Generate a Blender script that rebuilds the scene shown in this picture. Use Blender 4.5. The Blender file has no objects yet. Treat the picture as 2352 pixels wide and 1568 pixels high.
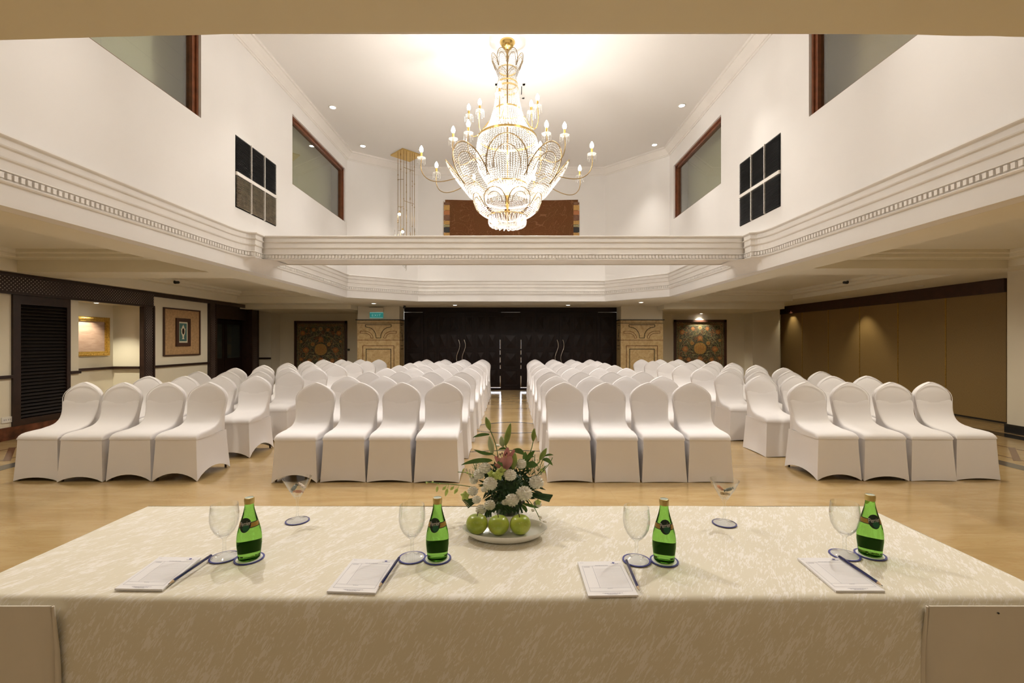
import bpy, bmesh, math, random
from mathutils import Vector, Matrix
random.seed(7)
SC = bpy.context.scene
COL = SC.collection
PI = math.pi
sin, cos = math.sin, math.cos

# ------------------------------------------------------------------ helpers
def origin(o):
    v = Vector((0, 0, 0))
    while o is not None:
        v += o.location
        o = o.parent
    return v

def tag(o, label=None, cat=None, group=None, kind=None):
    if label: o['label'] = label
    if cat: o['category'] = cat
    if group: o['group'] = group
    if kind: o['kind'] = kind
    return o

def empty(name, loc, label, cat, group=None, kind=None):
    o = bpy.data.objects.new(name, None)
    COL.objects.link(o)
    o.location = loc
    o.empty_display_size = .05
    return tag(o, label, cat, group, kind)

def kids(o):
    return [c for c in o.children]

def copy_tree(o, parent=None):
    c = o.copy()
    COL.objects.link(c)
    c.parent = parent
    for ch in list(o.children):
        copy_tree(ch, c)
    return c

class G:
    """collects faces and links them as ONE mesh object"""
    def __init__(self):
        self.v = []; self.f = []; self.m = []
    def add(self, vs, fs, m=0):
        b = len(self.v)
        self.v += [tuple(p) for p in vs]
        for f in fs:
            self.f.append(tuple(b + i for i in f)); self.m.append(m)
    def box(self, x0, x1, y0, y1, z0, z1, m=0):
        x0, x1 = sorted((x0, x1)); y0, y1 = sorted((y0, y1)); z0, z1 = sorted((z0, z1))
        self.add([(x0,y0,z0),(x1,y0,z0),(x1,y1,z0),(x0,y1,z0),(x0,y0,z1),(x1,y0,z1),(x1,y1,z1),(x0,y1,z1)],
                 [(0,3,2,1),(4,5,6,7),(0,1,5,4),(1,2,6,5),(2,3,7,6),(3,0,4,7)], m)
        return self
    def quad(self, a, b, c, d, m=0):
        self.add([a, b, c, d], [(0, 1, 2, 3)], m); return self
    def poly(self, pts, m=0):
        self.add(pts, [tuple(range(len(pts)))], m); return self
    def prism(self, pts, vec, m=0):
        n = len(pts); vec = Vector(vec)
        vs = [Vector(p) for p in pts] + [Vector(p) + vec for p in pts]
        fs = [tuple(range(n - 1, -1, -1)), tuple(range(n, 2 * n))]
        fs += [(i, (i + 1) % n, n + (i + 1) % n, n + i) for i in range(n)]
        self.add(vs, fs, m); return self
    def loft(self, rings, m=0, closed=True, cap0=True, cap1=True):
        n = len(rings[0]); vs = [p for r in rings for p in r]; fs = []
        for k in range(len(rings) - 1):
            for i in range(n if closed else n - 1):
                j = (i + 1) % n
                fs.append((k*n+i, k*n+j, (k+1)*n+j, (k+1)*n+i))
        if closed and cap0: fs.append(tuple(range(n - 1, -1, -1)))
        if closed and cap1: fs.append(tuple((len(rings) - 1) * n + i for i in range(n)))
        self.add(vs, fs, m); return self
    def tube(self, pts, r, n=8, m=0, closed=False):
        pts = [Vector(p) for p in pts]; N = len(pts); rings = []
        up = None
        for i, p in enumerate(pts):
            if closed: d = pts[(i + 1) % N] - pts[i - 1]
            else: d = pts[min(i + 1, N - 1)] - pts[max(i - 1, 0)]
            d.normalize()
            if up is None:
                up = Vector((0, 0, 1)) if abs(d.z) < .9 else Vector((1, 0, 0))
            a = d.cross(up)
            if a.length < 1e-6: a = d.cross(Vector((0, 1, 0)))
            a.normalize(); b = a.cross(d); b.normalize(); up = b
            rr = r[i] if isinstance(r, (list, tuple)) else r
            rings.append([p + a * (rr * cos(2*PI*k/n)) + b * (rr * sin(2*PI*k/n)) for k in range(n)])
        if closed: rings.append(rings[0])
        return self.loft(rings, m, True, not closed, not closed)
    def lathe(self, prof, c=(0, 0, 0), n=24, m=0, sx=1, sy=1, cap0=True, cap1=True):
        rings = [[(c[0] + sx*r*cos(2*PI*k/n), c[1] + sy*r*sin(2*PI*k/n), c[2] + z) for k in range(n)] for r, z in prof]
        return self.loft(rings, m, True, cap0, cap1)
    def octa(self, p, r, h, m=0):
        x, y, z = p
        self.add([(x+r,y,z),(x,y+r,z),(x-r,y,z),(x,y-r,z),(x,y,z+h),(x,y,z-h)],
                 [(0,1,4),(1,2,4),(2,3,4),(3,0,4),(1,0,5),(2,1,5),(3,2,5),(0,3,5)], m)
    def sphere(self, c, r, n=12, k=8, m=0, sz=1):
        prof = [(max(1e-4, r*sin(PI*i/k)), -r*sz*cos(PI*i/k)) for i in range(k + 1)]
        return self.lathe(prof, c, n, m)
    def build(self, name, mats, parent=None, smooth=None):
        off = origin(parent) if parent is not None else Vector((0, 0, 0))
        me = bpy.data.meshes.new(name)
        me.from_pydata([tuple(Vector(p) - off) for p in self.v], [], self.f)
        if not isinstance(mats, (list, tuple)): mats = [mats]
        for a in mats: me.materials.append(a)
        if len(mats) > 1: me.polygons.foreach_set('material_index', self.m)
        bm = bmesh.new(); bm.from_mesh(me)
        bmesh.ops.recalc_face_normals(bm, faces=bm.faces)
        bm.to_mesh(me); bm.free()
        if smooth is not None:
            me.shade_smooth()
            if smooth < 180: me.set_sharp_from_angle(angle=math.radians(smooth))
        me.update()
        o = bpy.data.objects.new(name, me)
        COL.objects.link(o)
        if parent is not None: o.parent = parent
        return o

def struct(o):
    o['kind'] = 'structure'; return o

def offset_path(path, closed=False):
    """mitred normals (to the right of travel) of a plan path"""
    N = len(path); out = []
    for i in range(N):
        ds = []
        if closed or i > 0:
            a, b = path[i - 1], path[i]; ds.append(Vector((b[0]-a[0], b[1]-a[1])).normalized())
        if closed or i < N - 1:
            a, b = path[i], path[(i + 1) % N]; ds.append(Vector((b[0]-a[0], b[1]-a[1])).normalized())
        ns = [Vector((d.y, -d.x)) for d in ds]
        if len(ns) == 2:
            s = ns[0] + ns[1]; s.normalize()
            k = max(.3, s.dot(ns[0])); out.append(s / k)
        else: out.append(ns[0])
    return out

def sweep(g, prof, path, m=0, closed=False):
    nn = offset_path(path, closed)
    rings = [[(p[0] + n.x*o, p[1] + n.y*o, z) for o, z in prof] for p, n in zip(path, nn)]
    if closed: rings.append(rings[0])
    g.loft(rings, m, True, not closed, not closed)

def walk(path, step):
    """points every step metres along a plan path, with direction"""
    out = []; carry = step / 2
    for a, b in zip(path[:-1], path[1:]):
        d = Vector((b[0]-a[0], b[1]-a[1])); L = d.length; d.normalize(); s = carry
        while s < L:
            out.append((a[0] + d.x*s, a[1] + d.y*s, d)); s += step
        carry = s - L
    return out

def wall_cells(g, axis, c0, c1, us, zs, holes, m=0):
    """solid wall made of cells between breakpoints us x zs, leaving rectangular holes (u0,u1,z0,z1)"""
    us = sorted(set(us + [h[0] for h in holes] + [h[1] for h in holes]))
    zs = sorted(set(zs + [h[2] for h in holes] + [h[3] for h in holes]))
    for u0, u1 in zip(us[:-1], us[1:]):
        for z0, z1 in zip(zs[:-1], zs[1:]):
            uc, zc = (u0+u1)/2, (z0+z1)/2
            if any(h[0] < uc < h[1] and h[2] < zc < h[3] for h in holes): continue
            if axis == 'x': g.box(c0, c1, u0, u1, z0, z1, m)
            else: g.box(u0, u1, c0, c1, z0, z1, m)

# ------------------------------------------------------------------ materials
class NT:
    def __init__(self, name):
        self.mat = bpy.data.materials.new(name); self.mat.use_nodes = True
        self.t = self.mat.node_tree; self.t.nodes.clear()
        self.out = self.t.nodes.new('ShaderNodeOutputMaterial')
    def n(self, typ, **kw):
        nd = self.t.nodes.new(typ)
        for k, v in kw.items():
            if k.startswith('_'): setattr(nd, k[1:], v)
        return nd
    def link(self, a, b): self.t.links.new(a, b)
    def set(self, sock, v):
        if hasattr(v, 'node'): self.link(v, sock)
        else: sock.default_value = v
    def coord(self, scale=(1, 1, 1), rot=(0, 0, 0), kind='Object'):
        tc = self.n('ShaderNodeTexCoord'); mp = self.n('ShaderNodeMapping')
        mp.inputs['Scale'].default_value = scale; mp.inputs['Rotation'].default_value = rot
        self.link(tc.outputs[kind], mp.inputs['Vector']); return mp.outputs[0]
    def noise(self, vec, scale, detail=3, rough=.5, dist=0):
        nd = self.n('ShaderNodeTexNoise'); self.link(vec, nd.inputs['Vector'])
        nd.inputs['Scale'].default_value = scale; nd.inputs['Detail'].default_value = detail
        nd.inputs['Roughness'].default_value = rough; nd.inputs['Distortion'].default_value = dist
        return nd.outputs['Fac']
    def ramp(self, fac, stops, interp='LINEAR'):
        nd = self.n('ShaderNodeValToRGB'); self.link(fac, nd.inputs[0]); cr = nd.color_ramp
        cr.interpolation = interp
        while len(cr.elements) < len(stops): cr.elements.new(.5)
        for e, (p, c) in zip(cr.elements, stops):
            e.position = p; e.color = (*c, 1) if len(c) == 3 else c
        return nd.outputs[0]
    def math(self, op, a, b=0.0, c=0.0):
        nd = self.n('ShaderNodeMath'); nd.operation = op
        for s, v in zip(nd.inputs, (a, b, c)): self.set(s, v)
        return nd.outputs[0]
    def mix(self, fac, a, b):
        nd = self.n('ShaderNodeMix'); nd.data_type = 'RGBA'
        self.set(nd.inputs[0], fac)
        for i, v in ((6, a), (7, b)):
            if hasattr(v, 'node'): self.link(v, nd.inputs[i])
            else: nd.inputs[i].default_value = (*v, 1)
        return nd.outputs[2]
    def bump(self, h, strength=.2, dist=.01):
        nd = self.n('ShaderNodeBump'); self.link(h, nd.inputs['Height'])
        nd.inputs['Strength'].default_value = strength; nd.inputs['Distance'].default_value = dist
        return nd.outputs[0]
    def bsdf(self, col, rough=.5, metal=0, spec=.5, normal=None, **kw):
        p = self.n('ShaderNodeBsdfPrincipled')
        if hasattr(col, 'node'): self.link(col, p.inputs['Base Color'])
        else: p.inputs['Base Color'].default_value = (*col, 1)
        self.set(p.inputs['Roughness'], rough); p.inputs['Metallic'].default_value = metal
        p.inputs['Specular IOR Level'].default_value = spec
        if normal is not None: self.link(normal, p.inputs['Normal'])
        for k, v in kw.items(): p.inputs[k.replace('_', ' ')].default_value = v
        self.link(p.outputs[0], self.out.inputs[0]); return p

def pm(name, col, rough=.5, metal=0, spec=.5, var=0.0, vs=6, bump=0.0, bs=200, **kw):
    t = NT(name); c = col; nrm = None
    if var or bump: v = t.coord()
    if var:
        f = t.noise(v, vs, 4)
        c = t.ramp(f, [(.3, [max(0, x*(1-var)) for x in col]), (.7, [min(1, x*(1+var)) for x in col])])
    if bump: nrm = t.bump(t.noise(v, bs, 3), bump, .002)
    t.bsdf(c, rough, metal, spec, nrm, **kw)
    return t.mat

def emit(name, col, s):
    t = NT(name); e = t.n('ShaderNodeEmission'); e.inputs[0].default_value = (*col, 1); e.inputs[1].default_value = s
    t.link(e.outputs[0], t.out.inputs[0]); t.mat.cycles.emission_sampling = 'NONE'; return t.mat

def thin_glass(name, tint=(.985, .99, .985), base=.022, edge=.70, power=2.4, rough=.02):
    t = NT(name)
    lw = t.n('ShaderNodeLayerWeight'); lw.inputs[0].default_value = .5
    f = t.math('POWER', lw.outputs['Facing'], power)
    f = t.math('MULTIPLY_ADD', f, edge, base)
    tr = t.n('ShaderNodeBsdfTransparent'); tr.inputs[0].default_value = (*tint, 1)
    gl = t.n('ShaderNodeBsdfGlossy'); gl.inputs['Roughness'].default_value = rough
    mx = t.n('ShaderNodeMixShader'); t.link(f, mx.inputs[0]); t.link(tr.outputs[0], mx.inputs[1]); t.link(gl.outputs[0], mx.inputs[2])
    t.link(mx.outputs[0], t.out.inputs[0]); return t.mat

M = {}
M['wall'] = pm('wall_paint', (.80, .775, .745), .6, var=.02, vs=1.2)
M['wall_low'] = pm('cream_wall_paint', (.72, .66, .53), .6, var=.03, vs=1.0)
M['ceil'] = pm('ceiling_paint', (.80, .775, .745), .7)
M['ceil_low'] = pm('low_ceiling_paint', (.78, .73, .60), .65, var=.02, vs=1.5)
M['plaster'] = pm('moulding_paint', (.79, .755, .71), .55, var=.03, vs=3)
M['darkwood'] = pm('dark_wood', (.022, .009, .006), .35, spec=.5, var=.3, vs=12)
M['doorwood'] = pm('door_wood', (.010, .004, .0028), .42, spec=.22, var=.3, vs=9)
M['louvre'] = pm('louvre_wood', (.010, .006, .005), .45)
M['redwood'] = pm('window_frame_wood', (.16, .050, .018), .35, var=.25, vs=14)
M['header'] = pm('header_wood', (.045, .016, .010), .4, var=.2, vs=10)
M['black'] = pm('black', (.01, .01, .01), .4)
M['gold'] = pm('polished_brass', (.80, .56, .20), .22, 1)
M['oldgold'] = pm('antique_gold', (.52, .33, .08), .38, .85, var=.3, vs=40)
M['brass_dark'] = pm('darkened_brass', (.32, .22, .10), .3, 1)
M['chrome'] = pm('brushed_steel', (.62, .60, .57), .25, 1)
M['cover'] = pm('white_stretch_fabric', (.75, .725, .725), .75, spec=.25, var=.015, vs=3, bump=.06, bs=900)
M['skirt'] = pm('ivory_skirting_fabric', (.66, .60, .50), .8, spec=.2, var=.03, vs=6, bump=.08, bs=900)
M['leg'] = pm('chair_leg_metal', (.05, .028, .018), .4, .3)
M['glass'] = thin_glass('clear_glass')
M['winglass'] = thin_glass('window_glass', (.88, .90, .84), .07, .6, 2.5, .01)
M['porcelain'] = pm('white_porcelain', (.82, .80, .74), .15, spec=.5)
M['paper'] = pm('white_paper', (.80, .78, .78), .7)
M['ink'] = pm('grey_ink', (.32, .31, .36), .7)
M['blueink'] = pm('navy_ink', (.035, .035, .22), .6)
M['coaster'] = pm('white_board', (.80, .78, .75), .7)
M['pencil'] = pm('navy_lacquer', (.016, .018, .095), .2, spec=.6)
M['pencilwood'] = pm('pencil_wood', (.55, .40, .24), .6)
M['graphite'] = pm('graphite', (.03, .03, .03), .4)
M['white'] = pm('white_plastic', (.75, .73, .68), .4)
M['bulb'] = emit('lit_bulb', (1, .93, .82), 26)
M['lampdisc'] = emit('lit_downlight', (1, .95, .87), 22)
M['dimdisc'] = pm('unlit_downlight', (.75, .72, .66), .3)
M['stem'] = pm('plant_stem', (.10, .20, .035), .5)
M['leaf'] = pm('leaf_green', (.085, .19, .030), .42, var=.25, vs=30)
M['leafdark'] = pm('dark_leaf', (.022, .060, .014), .5, var=.4, vs=60)
M['reed'] = pm('reed_leaf', (.030, .085, .020), .4, var=.3, vs=50)
M['bud'] = pm('lily_bud', (.22, .30, .055), .42, var=.2, vs=40)
M['budpale'] = pm('pale_bud', (.45, .50, .28), .5, var=.15, vs=40)
M['orchid'] = pm('green_orchid', (.48, .58, .15), .5, var=.15, vs=40)
M['petal'] = pm('white_petal', (.80, .77, .66), .65, var=.06, vs=60)
M['pink'] = pm('pink_petal', (.56, .25, .24), .5, var=.15, vs=35)
M['stamen'] = pm('stamen', (.06, .012, .010), .6)

def crystal():
    t = NT('crystal_beads')
    d = t.n('ShaderNodeBsdfDiffuse'); d.inputs[0].default_value = (.80, .77, .72, 1)
    tl = t.n('ShaderNodeBsdfTranslucent'); tl.inputs[0].default_value = (.80, .77, .72, 1)
    g = t.n('ShaderNodeBsdfGlossy'); g.inputs['Roughness'].default_value = .08
    tr = t.n('ShaderNodeBsdfTransparent'); tr.inputs[0].default_value = (1, 1, 1, 1)
    m1 = t.n('ShaderNodeMixShader'); m1.inputs[0].default_value = .5
    m2 = t.n('ShaderNodeMixShader'); m2.inputs[0].default_value = .55
    m3 = t.n('ShaderNodeMixShader'); m3.inputs[0].default_value = .5
    t.link(d.outputs[0], m1.inputs[1]); t.link(tl.outputs[0], m1.inputs[2])
    t.link(m1.outputs[0], m2.inputs[1]); t.link(g.outputs[0], m2.inputs[2])
    t.link(m2.outputs[0], m3.inputs[1]); t.link(tr.outputs[0], m3.inputs[2])
    t.link(m3.outputs[0], t.out.inputs[0]); return t.mat
M['crystal'] = crystal()

def marble_floor():
    t = NT('polished_beige_marble')
    v = t.coord((1, 1, 1), (0, 0, .5))
    w = t.noise(t.coord((.5, 2.2, 1), (0, 0, .55)), 2.2, 7, .6, 1.2)
    big = t.noise(v, .7, 3, .5)
    vein = t.noise(t.coord((.5, 2.6, 1), (0, 0, .45)), 3.2, 9, .65, 1.6)
    vein = t.math('ABSOLUTE', t.math('SUBTRACT', vein, .5))
    c = t.ramp(w, [(.25, (.33, .215, .088)), (.5, (.42, .292, .130)), (.75, (.49, .36, .185))])
    c = t.mix(t.math('MULTIPLY', big, .35), c, (.44, .32, .17))
    vf = t.ramp(vein, [(0, (1, 1, 1)), (.03, (0, 0, 0))])
    c = t.mix(t.math('MULTIPLY', vf, .42), c, (.36, .21, .09))
    # fine joints between the slabs
    br = t.n('ShaderNodeTexBrick'); br.offset = 0; br.inputs['Scale'].default_value = 1.0
    br.inputs['Mortar Size'].default_value = .0022; br.inputs['Brick Width'].default_value = .9; br.inputs['Row Height'].default_value = .9
    t.link(t.coord(), br.inputs['Vector'])
    c = t.mix(t.math('MULTIPLY', br.outputs['Fac'], .35), c, (.3, .2, .1))
    rg = t.math('MULTIPLY_ADD', t.noise(v, 5, 3), .10, .10)
    t.bsdf(c, rg, 0, .5)
    return t.mat
M['floor'] = marble_floor()
M['inlay_grey'] = pm('grey_marble_inlay', (.085, .075, .065), .15, var=.2, vs=20)
M['inlay_brown'] = pm('brown_marble_inlay', (.17, .075, .035), .15, var=.2, vs=20)
M['inlay_black'] = pm('black_marble_inlay', (.012, .012, .011), .2, var=.4, vs=25)
M['base_brown'] = pm('brown_marble', (.10, .030, .014), .2, var=.6, vs=7)

def pillar_marble():
    t = NT('ochre_marble'); v = t.coord()
    a = t.noise(v, 9, 8, .7, 1.0); b = t.noise(v, 40, 4, .7)
    c = t.ramp(a, [(.3, (.36, .23, .095)), (.55, (.55, .40, .20)), (.75, (.62, .47, .26))])
    c = t.mix(t.math('MULTIPLY', b, .35), c, (.35, .2, .08))
    t.bsdf(c, .25, 0, .4); return t.mat
M['pillar'] = pillar_marble()

def jacquard():
    t = NT('cream_jacquard_cloth')
    tc = t.n('ShaderNodeTexCoord'); sp = t.n('ShaderNodeSeparateXYZ'); t.link(tc.outputs['Object'], sp.inputs[0])
    x = sp.outputs[0]; vv = t.math('ADD', sp.outputs[1], sp.outputs[2])
    a = t.math('MULTIPLY_ADD', x, .51, t.math('MULTIPLY', vv, .86))
    b = t.math('MULTIPLY_ADD', x, .86, t.math('MULTIPLY', vv, -.51))
    cb = t.n('ShaderNodeCombineXYZ')
    t.link(t.math('MULTIPLY', b, 125.0), cb.inputs[0]); t.link(t.math('MULTIPLY', a, 24.0), cb.inputs[1])
    n1 = t.noise(cb.outputs[0], 1.6, 4, .6, .9)
    cb2 = t.n('ShaderNodeCombineXYZ')
    t.link(t.math('MULTIPLY', b, 20.0), cb2.inputs[0]); t.link(t.math('MULTIPLY', a, 7.0), cb2.inputs[1])
    n2 = t.noise(cb2.outputs[0], 1.5, 2, .5)
    thr = t.math('MULTIPLY_ADD', n2, -.5, .78)
    k = t.math('SUBTRACT', n1, thr)
    k = t.ramp(k, [(0.0, (0, 0, 0)), (.05, (1, 1, 1))])
    w = t.noise(t.coord((1, 1, 1)), 700, 2)
    c = t.mix(k, (.735, .68, .54), (.85, .81, .735))
    p = t.bsdf(c, t.math('MULTIPLY_ADD', k, -.15, .68), 0, .3, t.bump(w, .06, .002))
    p.inputs['Sheen Weight'].default_value = .15
    return t.mat
M['cloth'] = jacquard()

def lattice():
    t = NT('pierced_lattice_wood')
    tc = t.n('ShaderNodeTexCoord'); sp = t.n('ShaderNodeSeparateXYZ'); t.link(tc.outputs['Object'], sp.inputs[0])
    y, z = sp.outputs[1], sp.outputs[2]
    a = t.math('MULTIPLY', t.math('ADD', y, z), 19.0); b = t.math('MULTIPLY', t.math('SUBTRACT', y, z), 19.0)
    fa = t.math('SUBTRACT', t.math('FRACT', a), .5); fb = t.math('SUBTRACT', t.math('FRACT', b), .5)
    d = t.math('ADD', t.math('MULTIPLY', fa, fa), t.math('MULTIPLY', fb, fb))
    k = t.math('LESS_THAN', d, .045)
    v = t.noise(t.coord(), 1.6, 2)
    k = t.math('MULTIPLY', k, t.ramp(v, [(.35, (.15, .15, .15)), (.65, (1, 1, 1))]))
    c = t.mix(k, (.020, .008, .006), (.42, .36, .32))
    t.bsdf(c, .45); return t.mat
M['lattice'] = lattice()

def partition_fabric():
    t = NT('woven_bronze_fabric')
    n = t.noise(t.coord((1, 14, 160)), 3, 4, .6); m2 = t.noise(t.coord((1, 160, 10)), 3, 3, .6)
    s = t.math('ADD', t.math('MULTIPLY', n, .5), t.math('MULTIPLY', m2, .5))
    c = t.ramp(s, [(.35, (.205, .130, .044)), (.65, (.31, .205, .08))])
    t.bsdf(c, .5, 0, .5, t.bump(s, .15, .003)); return t.mat
M['partition'] = partition_fabric()

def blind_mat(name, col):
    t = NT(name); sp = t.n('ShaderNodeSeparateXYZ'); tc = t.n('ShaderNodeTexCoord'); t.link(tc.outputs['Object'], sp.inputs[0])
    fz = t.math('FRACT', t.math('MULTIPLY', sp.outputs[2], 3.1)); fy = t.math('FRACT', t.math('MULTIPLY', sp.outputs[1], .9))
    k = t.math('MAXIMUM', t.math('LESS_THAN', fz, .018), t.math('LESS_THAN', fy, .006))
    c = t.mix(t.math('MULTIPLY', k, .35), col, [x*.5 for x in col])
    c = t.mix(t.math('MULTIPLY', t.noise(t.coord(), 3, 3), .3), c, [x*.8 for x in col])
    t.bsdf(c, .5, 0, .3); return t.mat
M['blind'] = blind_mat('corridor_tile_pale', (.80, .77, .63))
M['blind_shaded'] = blind_mat('corridor_tile_shaded', (.42, .31, .18))  # weaker light on this corridor wall put into the browner colour

def textile():
    t = NT('brown_paisley_textile')
    v = t.coord((1, 1, 1))
    n = t.noise(v, 1.6, 3, .5, 1.4)
    w = t.math('FRACT', t.math('MULTIPLY', n, 9.0))
    l = t.ramp(w, [(0, (0, 0, 0)), (.04, (1, 1, 1)), (.10, (0, 0, 0))])
    f = t.noise(v, 60, 4, .7)
    c = t.ramp(f, [(.3, (.105, .034, .012)), (.7, (.20, .075, .028))])
    n3 = t.noise(v, 2.5, 2)
    c = t.mix(t.math('MULTIPLY', n3, .5), c, (.12, .07, .025))
    c = t.mix(t.math('MULTIPLY', l, .45), c, (.36, .19, .09))
    t.bsdf(c, .85, 0, .15); return t.mat
M['textile'] = textile()

def floral_ground():
    t = NT('dark_floral_ground'); v = t.coord((1, 1, 1))
    n = t.noise(v, 17, 3, .6, 3.0)
    k = t.ramp(n, [(.46, (0, 0, 0)), (.50, (1, 1, 1)), (.57, (1, 1, 1)), (.61, (0, 0, 0))])
    n2 = t.noise(v, 7, 2)
    col = t.ramp(n2, [(.35, (.20, .20, .07)), (.5, (.26, .22, .12)), (.65, (.30, .15, .06))])
    c = t.mix(t.math('MULTIPLY', k, .85), (.022, .026, .024), col)
    t.bsdf(c, .6, 0, .3); return t.mat
M['floral'] = floral_ground()
M['ochre'] = pm('ochre_thread', (.46, .26, .07), .6, var=.35, vs=60)
M['rust'] = pm('rust_thread', (.40, .15, .05), .6, var=.3, vs=60)
M['olive'] = pm('olive_thread', (.30, .27, .13), .6, var=.3, vs=60)

def smear_canvas():
    t = NT('misty_canvas'); v = t.coord((1, 1, 1)); sp = t.n('ShaderNodeSeparateXYZ')
    tc = t.n('ShaderNodeTexCoord'); t.link(tc.outputs['Object'], sp.inputs[0])
    n = t.noise(t.coord((1, 2, 9)), 2.2, 5, .6, .6); n2 = t.noise(v, 9, 5, .7)
    z = sp.outputs[2]
    band = t.math('SUBTRACT', 1.0, t.math('MULTIPLY', t.math('ABSOLUTE', t.math('SUBTRACT', z, 1.33)), 5.0))
    k = t.math('MULTIPLY', t.math('MAXIMUM', band, 0.0), t.ramp(n2, [(.4, (0, 0, 0)), (.6, (1, 1, 1))]))
    band2 = t.math('SUBTRACT', 1.0, t.math('MULTIPLY', t.math('ABSOLUTE', t.math('SUBTRACT', z, 1.60)), 22.0))
    k2 = t.math('MULTIPLY', t.math('MAXIMUM', band2, 0.0), t.ramp(n, [(.42, (0, 0, 0)), (.5, (1, 1, 1))]))
    c = t.ramp(n, [(.3, (.27, .17, .12)), (.7, (.38, .26, .20))])
    c = t.mix(t.math('MULTIPLY', k, .75), c, (.15, .21, .22))
    c = t.mix(t.math('MULTIPLY', k2, .8), c, (.26, .32, .24))
    t.bsdf(c, .6, 0, .3); return t.mat
M['canvas'] = smear_canvas()
M['matboard'] = pm('tan_matboard', (.40, .245, .115), .7, var=.18, vs=25)
M['teal'] = pm('teal_panel', (.05, .13, .12), .5, var=.2, vs=30)
M['cream'] = pm('cream_board', (.66, .60, .45), .6)
M['framewood'] = pm('brown_frame', (.055, .022, .012), .45)

def apple_mat():
    t = NT('green_apple_skin'); v = t.coord()
    n = t.noise(v, 25, 3); s = t.noise(v, 260, 1)
    c = t.ramp(n, [(.3, (.27, .36, .03)), (.6, (.40, .46, .055)), (.8, (.50, .47, .08))])
    c = t.mix(t.ramp(s, [(.68, (0, 0, 0)), (.72, (.5, .5, .5))]), c, (.6, .6, .3))
    p = t.bsdf(c, .3, 0, .5); return t.mat
M['apple'] = apple_mat()

def bottle_glass():
    t = NT('green_bottle_glass')
    g = t.n('ShaderNodeBsdfGlass'); g.inputs['Color'].default_value = (.52, .78, .34, 1); g.inputs['IOR'].default_value = 1.34
    g.inputs['Roughness'].default_value = 0.0
    t.link(g.outputs[0], t.out.inputs[0]); return t.mat
M['bottle'] = bottle_glass()
M['labelgreen'] = pm('label_dark_green', (.006, .020, .012), .35)
M['backlabel'] = pm('back_label_green', (.05, .13, .045), .5)
M['labelmid'] = pm('label_mid_green', (.010, .10, .045), .3)
M['labelgold'] = pm('label_gold', (.40, .24, .045), .4, .3)
M['silver'] = pm('label_silver', (.62, .60, .56), .35, .2)
M['capgold'] = pm('gold_cap', (.62, .46, .17), .35, .6)
M['captop'] = pm('cap_top_grey', (.40, .45, .38), .35, .4)
M['sign_teal'] = emit('lit_sign_panel', (.06, .36, .30), .40)
M['sign_white'] = emit('lit_sign_letters', (.35, .70, .60), .45)
M['grille'] = pm('dark_grille', (.035, .036, .040), .5)
M['grille_dusty'] = pm('dusty_grille', (.30, .25, .18), .7, var=.35, vs=14)
M['candy_orange'] = pm('orange_wrapper', (.62, .20, .03), .3)
M['candy_green'] = pm('dark_green_wrapper', (.05, .07, .045), .3)
M['candy_white'] = pm('striped_wrapper', (.62, .50, .40), .3, var=.5, vs=150)

def text_mesh(body, size, spacing=1.0):
    cu = bpy.data.curves.new('lettering', 'FONT'); cu.body = body; cu.size = size
    cu.align_x = 'CENTER'; cu.align_y = 'CENTER'; cu.space_character = spacing; cu.resolution_u = 3
    ob = bpy.data.objects.new('lettering', cu); COL.objects.link(ob)
    bpy.context.view_layer.update()
    dg = bpy.context.evaluated_depsgraph_get()
    me = bpy.data.meshes.new_from_object(ob.evaluated_get(dg))
    vs = [tuple(v.co) for v in me.vertices]; fs = [tuple(p.vertices) for p in me.polygons]
    bpy.data.objects.remove(ob); bpy.data.curves.remove(cu); bpy.data.meshes.remove(me)
    return vs, fs
E_HIGH, E_CHAND, E_SOFF, E_AISLE, E_REAR, EXPO = 270, 330, 22, 80, 12, 0.18
# ------------------------------------------------------------------ the room
XL, XR = -3.60, 3.36            # side walls of the tall middle space
ZS, ZC = 2.33, 5.50             # low soffit, high ceiling
VOID = [(XL, 1.44), (XL, 9.93), (-2.25, 10.9), (2.23, 10.9), (XR, 9.70), (XR, 1.44)]

# floor with its stone inlays
g = G()
g.quad((-9, -1.8, 0), (9.5, -1.8, 0), (9.5, 14.2, 0), (-9, 14.2, 0), 0)
def strip(g, pts, w, m, z=.0012):
    L, R = [], []
    nn = offset_path(pts)
    for p, n in zip(pts, nn):
        L.append((p[0]-n.x*w/2, p[1]-n.y*w/2, z)); R.append((p[0]+n.x*w/2, p[1]+n.y*w/2, z))
    for i in range(len(pts)-1): g.quad(L[i], L[i+1], R[i+1], R[i], m)
for s in (-1, 1):
    strip(g, [(s*5.53, -1.5), (s*5.53, 13.2)], .20, 1)
    strip(g, [(s*5.87, -1.5), (s*5.87, 13.2)], .025, 2)
    strip(g, [(s*6.42, -1.5), (s*6.42, 13.2)], .025, 2)
    for y in (2.2, 5.55, 8.9, 12.2):
        g.poly([(s*6.49, y+.32, .0016), (s*6.42, y+.34, .0016), (s*5.76, y-.32, .0016), (s*5.83, y-.34, .0016)], 2)
        strip(g, [(s*6.42, y+.62), (s*5.87, y+.62)], .025, 2)
strip(g, [(7.21, 6.2), (7.21, 13.6)], .28, 3)
strip(g, [(x/10, 5.72 - .030*(x/10)**2*9 + 0) for x in range(-9, 10)], .035, 1)
strip(g, [(x/10, 6.80 + .62*(x/10)**2) for x in range(-9, 10)], .045, 1)
strip(g, [(x/10, 7.72 - .95*(x/10)**2) for x in range(-9, 10)], .055, 1)
struct(g.build('floor', [M['floor'], M['inlay_grey'], M['inlay_brown'], M['inlay_black']]))

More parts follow.
